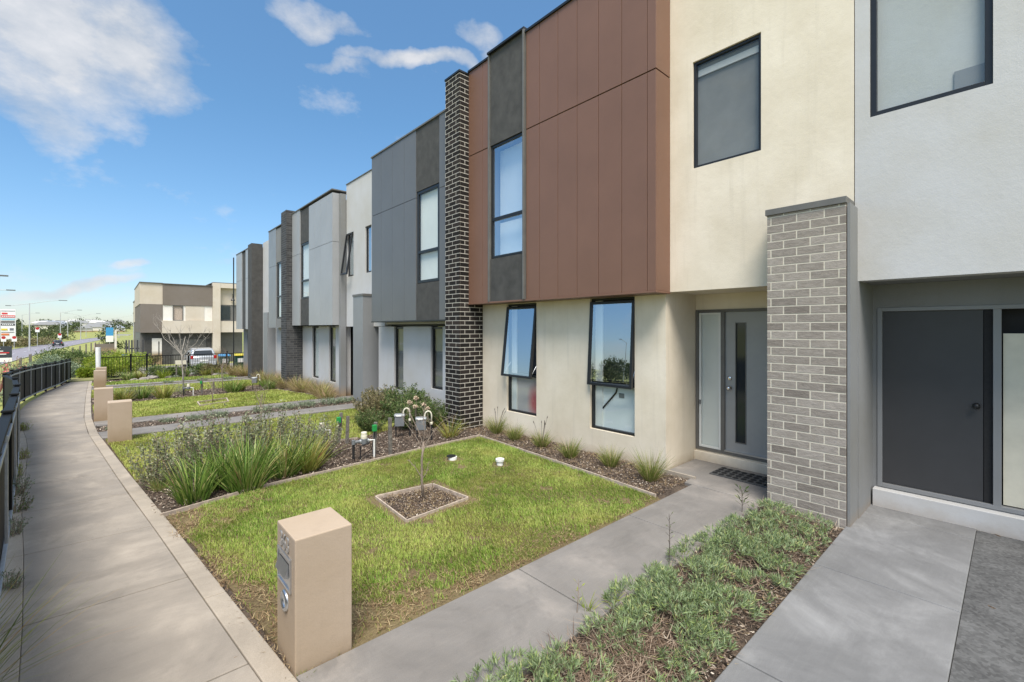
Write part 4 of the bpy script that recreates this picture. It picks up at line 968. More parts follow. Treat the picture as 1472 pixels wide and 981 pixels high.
def gas_meter(x, y, label, h=.26):
    zb = gz(y); t = thing('gas_meter', (x, y, zb), label, 'gas meter', 'gas meters with hooped pipes')
    T = lambda p: (x+(p[0]-x)*.8+(p[1]-y)*.5, y+(p[1]-y)*.8-(p[0]-x)*.5, p[2])
    MB().box(x-.09, x+.09, y-.06, y+.06, zb+h-.09, zb+h+.08, T).build('meter_case', 'grey_plastic', t, .012)
    MB().box(x-.10, x+.10, y-.07, y+.07, zb+h+.081, zb+h+.13, T).build('meter_top', 'galvanised', t, .015)
    MB().box(x-.06, x+.03, y-.075, y-.071, zb+h+.095, zb+h+.12, T).build('dial', 'white_plastic', t)
    a = T((x+.07, y, 0)); b = T((x+.19, y, 0)); pts = [(a[0], a[1], zb+h+.1)]
    for k in range(7):
        q = pi*k/6; pts.append(((a[0]+b[0])/2+(a[0]-b[0])/2*math.cos(q), (a[1]+b[1])/2+(a[1]-b[1])/2*math.cos(q), zb+h+.16+.07*math.sin(q)))
    pts.append((b[0], b[1], zb+h+.02))
    MB().tube(pts, .013, 10).build('hooped_pipe', 'cream_plastic', t, 0, True)
    MB().tube([(b[0], b[1], zb+h+.03), (b[0], b[1], zb-.05)], .016, 8).build('riser_pipe', 'rubber', t)
    MB().lathe((b[0], b[1], zb+h+.0), [(.024, 0), (.026, .03), (.02, .04)], 10).build('coupling', 'cream_plastic', t)
    a2 = T((x-.07, y, 0)); MB().tube([(a2[0], a2[1], zb+h-.08), (a2[0], a2[1], zb-.05)], .012, 8).build('inlet_pipe', 'rubber', t)
    return t
gas_meter(4.02, 6.83, 'nearer gas meter with cream hooped pipe next to the strappy clump')
gas_meter(3.93, 7.42, 'farther gas meter half hidden behind the bare sapling')
gas_meter(4.1, 19.0, 'far gas meter in front of the straw coloured grasses', .30)
water_meter(1.9, 18.6, .26, -.03, 'far water meter among the small green clumps', 2.4, 18.7)
stake(2.42, 18.75, .55, .02, 'far timber stake beside the distant water meter')
stake(2.75, 18.6, .40, .0, 'short far timber stake')

# ------------------------------------------------------------------ PLANTS
def clump(n, L, spread, W, rad, curl=0.9, seg=5, stiff=0.5):
    a = rs.uniform(0, 2*pi, n); r = rad*np.sqrt(rs.rand(n)); b = np.stack([r*np.cos(a), r*np.sin(a), np.full(n, -.01)], 1)
    ln = L*rs.uniform(0.45, 1.1, n); lean = np.abs(rs.normal(0, spread*.55, n))+0.04+r/rad*spread*.5
    return blades(b, a+rs.normal(0, .5, n), ln, W*rs.uniform(.6, 1.3, n), lean, rs.uniform(.15, 1, n)*curl, seg, a+pi/2+rs.normal(0, 1.0, n))
def plant_thing(name, parts, loc, label, cat, group=None, rot=0, sc=1.0):
    t = thing(name, loc, label, cat, group, baked=False); t.rotation_euler[2] = rot; t.scale = (sc,)*3
    for nm, V, Q, mat in parts: npmesh(nm, V, Q, mat, t)
    return t
def strappy(loc, L, n, W, mat, label, spread=.45, rad=.10, group='strappy leaved clumps in the mulch bed', name='strappy_plant', curl=1.0, cat='plant'):
    V, Q = clump(n, L, spread, W, rad, curl) if n < 170 or loc[1] > 8 else clump(n, L, spread*.9, W*1.45, rad*1.15, curl*.75)
    o = npmesh(name, V, Q, mat); o.location = loc
    return tag(o, label, cat, group)
big = [((0.72,6.12),.50,260,.011,'strappy_leaf','leftmost bright green strappy clump near the footpath',.42,.13),
       ((1.02,6.45),.58,260,.011,'strappy_leaf','green strappy clump just behind the leftmost clump',.5,.13),
       ((1.24,6.13),.62,380,.011,'strappy_leaf','largest strappy clump with pale upright blades in the middle',.45,.15),
       ((1.45,6.75),.58,240,.012,'strappy_leaf','strappy clump tucked behind the largest clump',.5,.13),
       ((1.72,6.40),.56,280,.012,'strappy_leaf','strappy clump with arching blades right of the largest one',.6,.13),
       ((2.00,6.45),.50,300,.012,'yellow_strappy_leaf','yellowish strappy clump nearest the water meters',.6,.14),
       ((4.55,6.72),.42,200,.010,'yellow_strappy_leaf','yellow green strappy clump at the foot of the black pillar',.55,.11)]
for (x, y), L, n, W, mt, lb, sp, rd in big: strappy((x, y, gz(y)-.02), L*1.13, int(n*.72), W, mt, lb, sp, rd)
tl = ['tuft with dark seed heads beside the black pillar', 'second small tuft from the black pillar', 'thin small tuft under the gap between the windows',
      'tuft left of the wider window', 'tuft below the right side of the second window', 'tallest tuft next to the porch corner']
for (x, y, L), lb in zip([(5.32,6.35,.30),(5.22,5.75,.26),(5.24,5.12,.25),(5.12,4.42,.27),(5.22,3.76,.26),(5.12,3.08,.36)], tl):
    t = thing('grass_tuft', (x, y, -.02), lb, 'ornamental grass', 'grass tufts along the house wall', baked=False)
    L *= 1.22
    V, Q = clump(300, L, .5, .0065, .075, .8, 4); npmesh('blades', V, Q, 'tuft_leaf', t)
    V, Q = clump(70, L*.6, 1.0, .006, .08, .8, 3); npmesh('dry_blades', V, Q, 'straw', t)
    V, Q = clump(16, L*1.35, .45, .003, .03, .3, 4); npmesh('stalks', V, Q, 'dry_twig', t)
    if y in (6.35, 5.12):
        for k in range(6):
            a = rnd.uniform(0, 6.28); r = rnd.uniform(.05, .15); h = rnd.uniform(.34, .46); c, d = math.cos(a), math.sin(a)
            MB().tube([(0, 0, 0), (r*.6*c, r*.6*d, h*.6), (r*c, r*d, h), (r*1.1*c, r*1.1*d, h+.02), (r*1.15*c, r*1.15*d, h+.045)], [.0016, .0014, .003, .007, .002], 5).build('seed_head', 'bark_dark', t)
# small dull tuft at the left of the strappy bed
strappy((0.47, 6.85, -.04), .24, 140, .005, 'tuft_leaf', 'small dull tuft between the footpath and the clumps', .6, .06, None, 'grass_tuft')

def leafy(nst, H, R, nleaf, ll, lw, up=0.6, bottom=.15, rbase=.05, wob=.12, twigr=.003, droop=0.0):
    """returns twig MB and leaves V,Q : loose shrub of stems carrying leaves"""
    tw = MB(); P, Dn = [], []
    for i in range(nst):
        a = rnd.uniform(0, 2*pi); rr = R*math.sqrt(rnd.random()); h = H*rnd.uniform(.6, 1.05)*(1-.25*(rr/R)**2)
        b = Vector((rbase*math.cos(a)*rnd.random(), rbase*math.sin(a)*rnd.random(), -.02)); e = Vector((rr*math.cos(a), rr*math.sin(a), h))
        c = Vector((rr*.75*math.cos(a), rr*.75*math.sin(a), h*.45)); pts = []
        for k in range(7):
            t = k/6; p = b*(1-t)**2+c*2*t*(1-t)+e*t*t; p = p+Vector([rnd.uniform(-1, 1)*wob*H*.12*t for _ in range(3)]); pts.append(p)
        tw.tube(pts, [twigr*(1.6-1.2*k/6) for k in range(7)], 4, False)
        for k in range(nleaf):
            t = bottom+(1-bottom)*rnd.random(); f = t*6; j = min(5, int(f)); p = pts[j].lerp(pts[j+1], f-j)
            d = (pts[j+1]-pts[j]).normalized()*up+Vector([rnd.gauss(0, 1) for _ in range(3)]).normalized(); d.z -= droop
            P.append(p+Vector([rnd.gauss(0, ll*.35) for _ in range(3)])); Dn.append(d)
    P = np.array([tuple(p) for p in P]); Dn = np.array([tuple(p) for p in Dn]); n = len(P)
    V, Q = leaves(P, Dn, ll*rs.uniform(.6, 1.25, n), lw*rs.uniform(.7, 1.2, n))
    return tw, V, Q
def shrub(loc, cfg, label, mat, twm='bark_grey', cat='shrub', group=None, name='shrub', sc=(1,1,1), rot=0):
    t = thing(name, loc, label, cat, group, baked=False); t.scale = sc; t.rotation_euler[2] = rot
    tw, V, Q = leafy(**cfg); o = tw.build('stems', twm, t); npmesh('foliage', V, Q, mat, t)
    return t
gc = dict(nst=34, H=.66, R=.33, nleaf=52, ll=.032, lw=.016)
for (x, y, s), lb in zip([(0.42,7.05,1.0),(0.70,7.15,1.25),(1.02,7.3,1.35),(1.40,7.45,1.4),(1.85,7.4,1.35),(2.2,7.25,1.2),(2.42,6.95,.95)],
    ['grey leaved shrub closest to the footpath edge', 'grey leaved shrub second from the footpath', 'grey leaved shrub third from the footpath', 'tall grey leaved shrub behind the middle of the bed', 'open grey leaved shrub left of the brown mulch gap', 'sparse grey leaved shrub before the water meter', 'smallest grey leaved shrub near the water meter riser']):
    shrub((x, y, gz(y)-.03), gc, lb, 'grey_leaf', group='grey leaved shrubs at the back of the mulch bed', sc=(s, s, s))
hc = dict(nst=70, H=.85, R=.52, nleaf=110, ll=.048, lw=.022)
for (x, y, s, mt), lb in zip([(3.75,8.2,.75,'shrub_leaf'),(4.4,7.9,1.0,'shrub_leaf'),(4.9,7.75,.95,'shrub_leaf'),(4.75,8.7,1.15,'shrub_leaf'),(4.3,9.3,1.05,'olive_leaf'),(4.95,10.2,1.1,'olive_leaf'),(5.1,9.3,1.2,'shrub_leaf')],
    ['low dark green shrub behind the plain stake', 'dark green shrub behind the gas meters', 'dark green shrub against the black pillar', 'tall dark green shrub under the slate house window', 'olive shrub with brownish tips in the middle', 'olive shrub beside the far porch pillar', 'dark green shrub against the slate house wall']):
    shrub((x, y, gz(y)-.03), hc, lb, mt, group='bushy shrubs in front of the slate grey house', sc=(s*.85, s*.85, s*.74))
# dried cream flower heads
t = thing('dried_flowers', (4.25, 7.25, -.03), 'dried cream hydrangea like flower heads above the gas meters', 'flowers')
for fx, fy, fz in [(4.1,7.35,.55),(4.2,7.3,.62),(4.3,7.2,.50),(4.35,7.15,.43),(4.15,7.25,.48)]:
    st_ = MB().tube([(4.25, 7.25, -.05), (fx, fy, fz*.6), (fx, fy, fz)], .005, 5).build('stem', 'bark_grey', t); hd = MB()
    for k in range(60):
        q = Vector([rnd.gauss(0, 1) for _ in range(3)]).normalized()*rnd.uniform(.015, .055); q.z *= .8; c = Vector((fx, fy, fz))+q; r = .014
        hd.add([c+Vector((-r, 0, -r*.3)), c+Vector((0, -r, r*.3)), c+Vector((r, 0, -r*.2)), c+Vector((0, r, r*.4))], [(0,1,2,3)])
    hd.build('flower_head', 'flower_cream', st_)
# straw coloured fountain grasses
fg = [(5.0,14.4,.75),(5.15,15.3,.85),(5.0,16.3,.8),(5.1,17.3,.85),(5.0,18.4,.85),(5.1,19.5,.9),(5.0,20.8,.9),(5.1,22.2,.9),(5.3,26.6,.95),(5.0,27.6,1.0),(5.6,28.6,1.0),(5.3,29.6,1.0),(4.95,13.9,.45)]
FL = ['straw grass nearest the far twin paths under the silver house', 'straw grass second from the twin paths', 'straw grass third from the twin paths', 'straw grass before the slate brick pillar, on its near side', 'straw grass right at the slate brick pillar', 'straw grass just beyond the slate brick pillar', 'straw grass below the window of the mid grey house', 'straw grass at the door of the mid grey house', 'straw grass at the near side of the end house', 'straw grass at the middle of the end house', 'straw grass at the far corner of the end house', 'farthest straw grass next to the picket fence', 'smallest straw grass beside the grey porch pillar']
for i, (x, y, L) in enumerate(fg):
    t = thing('fountain_grass', (x, y, gz(y)-.03), FL[i], 'ornamental grass', 'fountain grasses along the grey houses', baked=False)
    V, Q = clump(420, L*.8, .85, .012, .16, 1.3, 4); npmesh('blades', V, Q, 'fountain_leaf', t)
    V, Q = clump(120, L*.75, .5, .012, .12, 1.0, 4); npmesh('green_blades', V, Q, 'yellow_strappy_leaf', t)
# planting in the middle beds
mid = [((.35,18.3),.55,'yellow_strappy_leaf'),((.8,18.9),.6,'strappy_leaf'),((1.35,18.4),.55,'yellow_strappy_leaf'),((3.3,18.5),.6,'strappy_leaf'),((3.55,18.9),.55,'yellow_strappy_leaf'),((4.5,18.6),.55,'strappy_leaf'),((.15,18.8),.5,'strappy_leaf')]
ml = ['yellowish clump in the middle bed nearest the third letterbox', 'green clump behind the yellowish clump in the middle bed', 'rounded olive clump in the centre of the middle bed', 'spiky clump right of the far water meter', 'yellow clump behind the spiky one beside the far meter', 'green clump at the right end of the middle bed', 'dark clump against the third letterbox pillar']
for ((x, y), L, mt), lb in zip(mid, ml): strappy((x, y, gz(y)-.03), L, 230, .018, mt, lb, .5, .16, 'clumps in the middle bed')
for (x, y, s), lb in zip([(.55,18.6,.8),(1.9,19.1,.8),(1.1,19.3,.7)], ['grey shrub behind the third letterbox', 'grey shrub left of the far water meter', 'low grey shrub at the back of the middle bed']):
    shrub((x, y, gz(y)-.03), dict(nst=26, H=.6, R=.35, nleaf=26, ll=.05, lw=.022), lb, 'grey_leaf', group='grey shrubs in the middle bed', sc=(s, s, s))
# small pale ground plants between the twin paths
cushion = dict(nst=46, H=.16, R=.26, nleaf=16, ll=.05, lw=.012, up=.9, bottom=.35, rbase=.2)
cl = [(0.1,12.4,.6),(1.0,12.7,.7),(1.5,12.6,.8),(1.95,12.7,.9),(2.9,12.7,1.0),(3.5,12.7,1.0),(4.0,12.65,1.1),(4.6,12.7,1.2),(5.1,12.75,1.0),(3.3,25.2,1.0),(2.0,25.2,.9),(4.3,25.2,1.0),(2.6,29.0,.9),(4.6,28.9,.9)]
c0 = None
for x, y, s in cl:
    if c0 is None: o = c0 = shrub((x, y, gz(y)-.03), cushion, '', 'bluegrey_leaf', name='cushion_plant', cat='plant')
    else: o = copy_tree(c0)
    o.location = (x, y, gz(y)-.03); o.scale = (s, s, s); o.rotation_euler[2] = x*7
    tag(o, 'low silvery cushion plant in a narrow strip beside the far paths', 'plant', 'silvery cushion plants between the far paths')

# silvery ground cover beside the path (nobody could count it)
def groundcover():
    mounds = [(1.5,1.75,.30,.11),(1.75,1.60,.30,.13),(1.35,1.62,.25,.12),(2.35,1.62,.24,.15),(2.65,1.45,.34,.18),(2.95,1.60,.28,.17),(2.55,1.22,.22,.13),(3.0,1.28,.28,.16),(3.3,1.50,.30,.16),
              (3.55,1.72,.22,.13),(3.45,1.20,.22,.12),(3.9,1.55,.26,.15),(3.75,1.78,.18,.11),(4.15,1.30,.30,.14),(4.35,1.62,.28,.17),(4.7,1.50,.30,.16),(4.6,1.20,.20,.12),(4.95,1.62,.24,.17),(5.0,1.30,.18,.11),
              (2.2,1.2,.16,.10),(2.72,1.76,.20,.12),(3.05,1.80,.16,.10),(4.05,1.72,.20,.12),(3.85,1.22,.18,.08)]
    P, Dn = [], []
    for mx, my, R, Hh in mounds:
        n = int(R*R*2500)
        a = rs.uniform(0, 2*pi, n); r = R*np.sqrt(rs.rand(n)); x = mx+r*np.cos(a)*1.1; y = my+r*np.sin(a)*.85
        z = Hh*.72*np.sqrt(np.clip(1-(r/R)**2, 0, 1))*rs.uniform(.55, 1.1, n)+.01
        k = (y > 1.10) & (y < 1.93) & (vn(x, y, 6, 5) > .35); x, y, z, r = x[k], y[k], z[k], r[k]
        a = a[k]
        nn = len(x); m_ = 11
        tilt = np.stack([np.cos(a)*r/R, np.sin(a)*r/R, np.ones(nn)], 1)
        c = np.repeat(np.stack([x, y, z-.02], 1), m_, 0); t = np.repeat(tilt, m_, 0)
        d = t*1.0+sphere_dirs(nn*m_)*1.0
        P.append(c+rs.normal(0, .006, c.shape)+t*rs.uniform(0, .025, (nn*m_, 1))); Dn.append(d)
    P = np.concatenate(P); Dn = np.concatenate(Dn); n = len(P)
    V, Q = leaves(P, Dn, rs.uniform(.028, .058, n), rs.uniform(.004, .0072, n))
    tag(npmesh('ground_cover', V, Q, 'silver_leaf'), 'silvery green ground cover spilling over the front path edge', 'ground cover', None, 'stuff')
groundcover()
# dry stems lying in the same bed
n = 3200
x = np.concatenate([rs.normal(2.1, .25, n//2), rs.uniform(1.8, 5.2, n//2)]); y = np.concatenate([rs.normal(1.45, .16, n//2), rs.uniform(1.12, 1.8, n//2)])
k = (y > 1.1) & (y < 1.85); x, y = x[k], y[k]; n = len(x)
V, Q = blades(np.stack([x, y, rs.uniform(-.02, .03, n)], 1), rs.uniform(0, 2*pi, n), rs.uniform(.05, .17, n), np.full(n, .0048), rs.uniform(1.15, 1.5, n), rs.uniform(-.5, .5, n), 3)
tag(npmesh('dry_stems', V, Q, 'dry_twig'), 'tangled dry stems between the silvery ground cover', 'plant litter', None, 'stuff')

def weed(x, y, h, label, mat='bark_grey', leafm='grey_leaf', n=14, lean=0.05, ll=.035):
    t = thing('weed', (x, y, gz(y)), label, 'weed', None, baked=False)
    m = MB(); top = (lean, lean*.5, h); m.tube([(0, 0, -.02), (lean*.3, 0, h*.5), top], [.0035, .003, .0015], 5)
    P, Dd = [], []
    for k in range(n):
        q = .25+.75*k/n; a = k*2.4; p = Vector((lean*q, lean*.4*q*q, h*q)); d = Vector((math.cos(a), math.sin(a), .8))
        m.tube([p, p+d*ll*.9], .0014, 3); P.append(tuple(p+d*ll*.5)); Dd.append(tuple(d))
    m.build('stem', mat, t)
    V, Q = leaves(np.array(P), np.array(Dd), np.full(n, ll), np.full(n, ll*.3)); npmesh('foliage', V, Q, leafm, t)
weed(3.33, 1.84, .40, 'tall thin dark weed on the path edge before the pillar', 'bark_dark', 'grey_leaf')
weed(4.88, 1.88, .22, 'leafy weed at the corner of the grey brick pillar', 'bark_dark', 'shrub_leaf', 20, .03, .06)
weed(2.33, 1.95, .20, 'spindly weed at the path joint', 'bark_grey', 'bright_leaf', 8)
for (x, y, L), lb in zip([(2.62,1.86,.17),(2.42,1.93,.14),(3.62,1.86,.10)], ['bright green grass sprig on the path edge beside the joint', 'yellow green grass sprig nearest the front of the bed', 'low grass sprig by the path near the pillar']):
    strappy((x, y, 0), L, 22, .005, 'bright_leaf', lb, .6, .03, None, 'grass_sprig', .8, 'weed')
# tiny growth around the letterbox foot
strappy((.80, 2.60, -.01), .05, 60, .004, 'tuft_leaf', 'tiny tuft at the foot of the nearest letterbox', .9, .05, None, 'grass_tuft', .8)

# weeds at the fence foot, left
for i, (x, y, s, mt) in enumerate([(-.62,4.9,.6,'bluegrey_leaf'),(-.74,6.2,.75,'bluegrey_leaf'),(-.80,7.0,.9,'shrub_leaf'),(-.88,7.8,1.0,'bluegrey_leaf'),(-.98,8.9,.8,'bright_leaf'),(-1.05,10.2,.7,'bright_leaf'),(-1.35,13.7,.8,'bright_leaf')]):
    lb = ['small weed cushion at the nearest fence panel', 'grey weed growing through the fence foot', 'green weed clump at the fence foot', 'largest weed spilling from the fence over the path', 'bright weed by the fence beyond the largest one', 'small bright weed farther along the fence', 'low green weed at the fence bend'][i]
    shrub((x+.08, y, gz(y)-.01), dict(nst=34, H=.26, R=.16, nleaf=14, ll=.03, lw=.010, rbase=.1), lb, mt, group='weeds along the fence foot', sc=(s, s, s), name='weed', cat='weed')
# long blades leaning in at the lower left corner
t = thing('strappy_plant', (-.62, 3.35, -.02), 'long bladed plant leaning in at the lower left corner', 'plant', None, baked=False)
n = 70; a = rs.uniform(-1.2, 1.4, n)
V, Q = blades(np.stack([rs.normal(0, .05, n), rs.normal(0, .06, n), np.zeros(n)], 1), a, rs.uniform(.45, .92, n), rs.uniform(.006, .010, n), rs.uniform(.25, .9, n), rs.uniform(.3, 1.0, n), 6, a+pi/2+rs.normal(0, .5, n))
npmesh('blades', V, Q, 'yellow_strappy_leaf', t)

# ------------------------------------------------------------------ SAPLINGS
def branchy(t, base, trunk, r0, forks, mat, name='trunk'):
    m = MB(); m.tube(trunk, [r0*(1-(.35 if r0 < .02 and len(trunk) == 4 and trunk[0][2] > -.1 else .8)*i/(len(trunk)-1)) for i in range(len(trunk))], 8); tk = m.build(name, mat, t, 0, True)
    for f in forks:
        m = MB(); n = len(f); m.tube(f, [r0*.34*(1-.75*i/(n-1)) for i in range(n)], 6)
        for i in range(1, n-1):
            for s in range(3):
                p = Vector(f[i]); d = (Vector(f[i+1])-p); q = p+d*.5+Vector((rnd.uniform(-1, 1), rnd.uniform(-1, 1), rnd.uniform(0, 1)))*d.length*.7
                m.tube([p.lerp(Vector(f[i+1]), rnd.random()*.6), p.lerp(q, .6), q], [r0*.14, r0*.10, r0*.05], 4)
        m.build('branch', mat, t)
bx, by = 2.63, 4.45
t = thing('sapling', (bx, by, 0), 'bare young sapling in the square timber bed of the front lawn', 'tree')
P = lambda dx, dz, dy=0: (bx+dx*.744+dy, by-dx*.668+dy, dz)
branchy(t, None, [P(.02,-.05), P(0,.2), P(.0,.42), P(.02,.62)], .016,
  [[P(.02,.60), P(.03,.75), P(.02,.92), P(.05,1.10)], [P(.02,.58), P(-.04,.75), P(-.12,.92), P(-.15,1.03)], [P(.01,.55), P(-.08,.70), P(-.20,.86), P(-.24,1.0)],
   [P(.02,.56), P(.12,.72), P(.22,.84), P(.36,.93)], [P(.01,.5), P(.07,.62), P(.1,.78), P(.06,.95)], [P(.0,.22), P(-.07,.33), P(-.13,.40), P(-.17,.42)], [P(.0,.2), P(.05,.27), P(.07,.36), P(.075,.4)]], 'bark_grey')
for (bx2, by2, h, r, mt, lb, spread) in [(2.23,9.81,1.05,.012,'bark_grey','thin twin stemmed sapling behind the grey shrubs',.25), (2.3,15.75,.95,.016,'bark_grey','small fanned sapling in the far tree bed',.55), (1.98,19.6,2.75,.034,'bark_pale','tall pale leafless tree in front of the townhouse',.75), (3.1,19.2,1.6,.018,'bark_grey','slim far sapling right of the pale tree',.25)]:
    zb = gz(by2); t = thing('sapling', (bx2, by2, zb), lb, 'tree')
    P = lambda dx, dz: (bx2+dx*.8, by2-dx*.6, zb+dz*h)
    fk = []
    for k in range(7):
        s = (k-3)/3*spread*h*.5+rnd.uniform(-.05, .05)*h; z0 = rnd.uniform(.22, .5); e = rnd.uniform(.8, 1.05)
        fk.append([P(0, z0), P(s*.25, z0+(e-z0)*.2), P(s*.6, z0+(e-z0)*.42), P(s*.72, z0+(e-z0)*.6), P(s*.95, z0+(e-z0)*.8), P(s*.98+rnd.uniform(-.06, .06)*h, e)])
    branchy(t, None, [P(.01*h, -.05), P(0, .25), P(-.02*h, .5), P(.03*h, .72)], r, fk, mt)

# ------------------------------------------------------------------ BLACK PANEL FENCE
FP = [(-.15,-.6),(-.36,1.9),(-.57,4.3),(-.76,6.7),(-.96,9.05),(-1.15,11.2),(-1.42,13.6),(-1.86,16.2),(-2.0,18.6),(-2.0,21.04),(-1.92,23.0),(-1.80,25.0),(-1.65,26.7),(-1.55,28.4),(-1.49,30.1),(-1.42,31.7)]
FP = [(x+.02, y) for x, y in FP]
t = thing('panel_fence', (FP[5][0], FP[5][1], gz(FP[5][1])), 'black panel fence with silver rails curving along the footpath', 'fence')
HF = 1.05
for i, (x, y) in enumerate(FP):
    zb = gz(y); p = MB().box(x-.03, x+.03, y-.03, y+.03, zb-.3, zb+HF+.03).build('post', 'black_powdercoat', t, .004)
    MB().box(x-.045, x+.045, y-.045, y+.045, zb+HF+.03, zb+HF+.055).build('post_cap', 'black_powdercoat', p, .006)
for (xa, ya), (xb, yb) in zip(FP, FP[1:]):
    d = Vector((xb-xa, yb-ya)).normalized(); n = Vector((d.y, -d.x)); 
    A0 = Vector((xa, ya))+d*.035; B0 = Vector((xb, yb))-d*.035
    def bar(m, o0, o1, z0, z1):
        c = [A0+n*o0, B0+n*o0, B0+n*o1, A0+n*o1]; z = [gz(ya), gz(yb), gz(yb), gz(ya)]
        m.hexa([(p.x, p.y, q+z0) for p, q in zip(c, z)], [(p.x, p.y, q+z1) for p, q in zip(c, z)])
    m = MB(); bar(m, -.006, .006, .05, HF-.03); m.build('panel', 'black_powdercoat', t)
    m = MB(); bar(m, -.045, .03, HF-.02, HF+.015); m.build('top_cap', 'black_powdercoat', t, .004)
    m = MB(); bar(m, .008, .034, HF-.115, HF-.075); m.build('rail', 'galvanised', t, .003)
    m = MB(); bar(m, .008, .034, .07, .11); m.build('rail', 'galvanised', t, .003)
    k = 2
    for j in range(1, k):
        c = A0.lerp(B0, j/k)+n*.03; z = gz(c.y); MB().box(c.x-.01, c.x+.01, c.y-.012, c.y+.012, z+.14, z+HF-.03).build('stiffener', 'galvanised', t, .002)

# ------------------------------------------------------------------ BLACK PICKET FENCE
t = thing('picket_fence', (2.5, 30.7, gz(30.7)), 'black metal picket fence in front of the driveway', 'fence')
zb = gz(30.7); z1 = zb+1.15
for x in (.9, 1.55, 3.36, 5.18): MB().box(x-.04, x+.04, 30.66, 30.74, zb-.1, z1+.1).build('post', 'black_powdercoat', t)
for z in (z1-.06, zb+.12): MB().box(-.3, 8.0, 30.685, 30.715, z, z+.04).build('rail', 'black_powdercoat', t)
x = -.3
pk = MB()
while x < 6.2:
    pk.box(x-.008, x+.008, 30.69, 30.71, zb+.05, z1-.02); x += .11
pk.build('pickets', 'black_powdercoat', t)

# ------------------------------------------------------------------ far planting
def bush(x, y, z, R, Hh, mat, label, n=900, ll=.12, name='bush', group=None, cat='bush'):
    t = thing(name, (x, y, z), label, cat, group, baked=False)
    n = int(n*2.2); ll *= 1.15
    cen = [(rnd.uniform(-.55, .55)*R, rnd.uniform(-.55, .55)*R, Hh*rnd.uniform(.35, .65), R*rnd.uniform(.35, .6)) for _ in range(7)]
    P = []; 
    for cx, cy, cz, cr in cen:
        d = sphere_dirs(n//7, .3); P.append(np.array([cx, cy, cz])+d*cr*rs.uniform(.7, 1.08, (len(d), 1))*np.array([1, 1, Hh/R*.8 if Hh < R else 1]))
    P = np.concatenate(P); P = P[P[:, 2] > -.05]; P = P + rs.normal(0, R*.05, P.shape); d = P-np.array([0, 0, Hh*.3]); d += rs.normal(0, .5*R, d.shape)
    V, Q = leaves(P, d, ll*rs.uniform(.6, 1.3, len(P)), ll*.45*rs.uniform(.6, 1.2, len(P)))
    npmesh('foliage', V, Q, mat, t)
    tw = MB()
    for k in range(6): tw.tube([(0, 0, -.1), (cen[k][0]*.5, cen[k][1]*.5, cen[k][2]*.5), (cen[k][0], cen[k][1], cen[k][2])], [.03, .02, .01], 5)
    tw.build('stems', 'bark_dark', t)
    return t
fb = [(.35,31.6,.85,.95,'bright_leaf','round bright green bush behind the left end of the picket fence'),
 (-.2,36.5,1.0,1.1,'bright_leaf','bright green bush at the far bend of the footpath'),
 (-2.1,33.5,.9,.9,'bluegrey_leaf','grey green bush past the end of the black panel fence'),
 (-2.4,36.5,1.1,1.1,'bluegrey_leaf','grey green bush left of the footpath bend'),
 (-1.6,34.9,.6,.55,'bluegrey_leaf','low grey bush beside the panel fence end'),
 (-2.2,40.5,1.5,1.5,'shrub_leaf','darker bush behind the grey green bushes'),
 (-.9,41.5,1.3,1.4,'shrub_leaf','dark rounded bush in the middle of the far planting'),
 (1.1,38,1.0,1.0,'bright_leaf','light green bush in front of the board fence'),
 (.6,45,1.0,1.2,'bright_leaf','light bush by the dark bin'),
 (-3.8,40,1.4,1.2,'bluegrey_leaf','broad grey bush on the slope beyond the fence'),
 (-.75,33.0,.45,.5,'bright_leaf','small yellow green bush at the path side')]
for x, y, R, Hh, mt, lb in fb: bush(x, y, ground_h(x, y)+(.09 if x > -1.8 and y < 43 else 0), R, Hh, mt, lb, 1300, .10, group='bushes beyond the far fences')
fn = [(1.9,29.9,.5,.6,'shrub_leaf','dark green bush inside the bed right of the bright bush'),(2.5,29.6,.4,.5,'shrub_leaf','small dark bush before the second picket post'),(3.7,30.0,.5,.65,'shrub_leaf','dark bush in front of the silver hatchback'),
      (4.3,29.8,.5,.6,'olive_leaf','olive bush in front of the hatchback bumper'),(4.9,29.9,.45,.6,'olive_leaf','olive bush left of the blue lidded bin'),(2.9,30.3,.35,.5,'olive_leaf','thin olive bush behind the far letterbox sign')]
for x, y, R, Hh, mt, lb in fn: bush(x, y, gz(y)-.03, R, Hh, mt, lb, 700, .07, group='bushes in the bed before the picket fence')
for i, (x, y, mt) in enumerate([(1.2,29.4,'yellow_strappy_leaf'),(.75,29.2,'strappy_leaf'),(2.15,29.2,'bright_leaf'),(3.0,29.4,'strappy_leaf'),(4.0,29.3,'yellow_strappy_leaf'),(4.6,29.3,'yellow_strappy_leaf')]):
    strappy((x, y, gz(y)-.03), .55, 180, .025, mt, ['yellow clump at the left of the far bed', 'green clump nearest the white post', 'bright clump before the dark bush in the far bed', 'green clump in the centre of the far bed', 'yellow clump in front of the hatchback', 'yellow clump second from the bins'][i], .5, .15, 'clumps in the far bed')
bush(7.2, 33.5, -.8, .9, 1.5, 'bright_leaf', 'tall yellow green bush at the corner of the grey end house', 1200, .10)
bush(2.6, 43.5, -1.05, .5, 1.1, 'olive_leaf', 'olive shrub beside the white door of the townhouse', 600, .09)
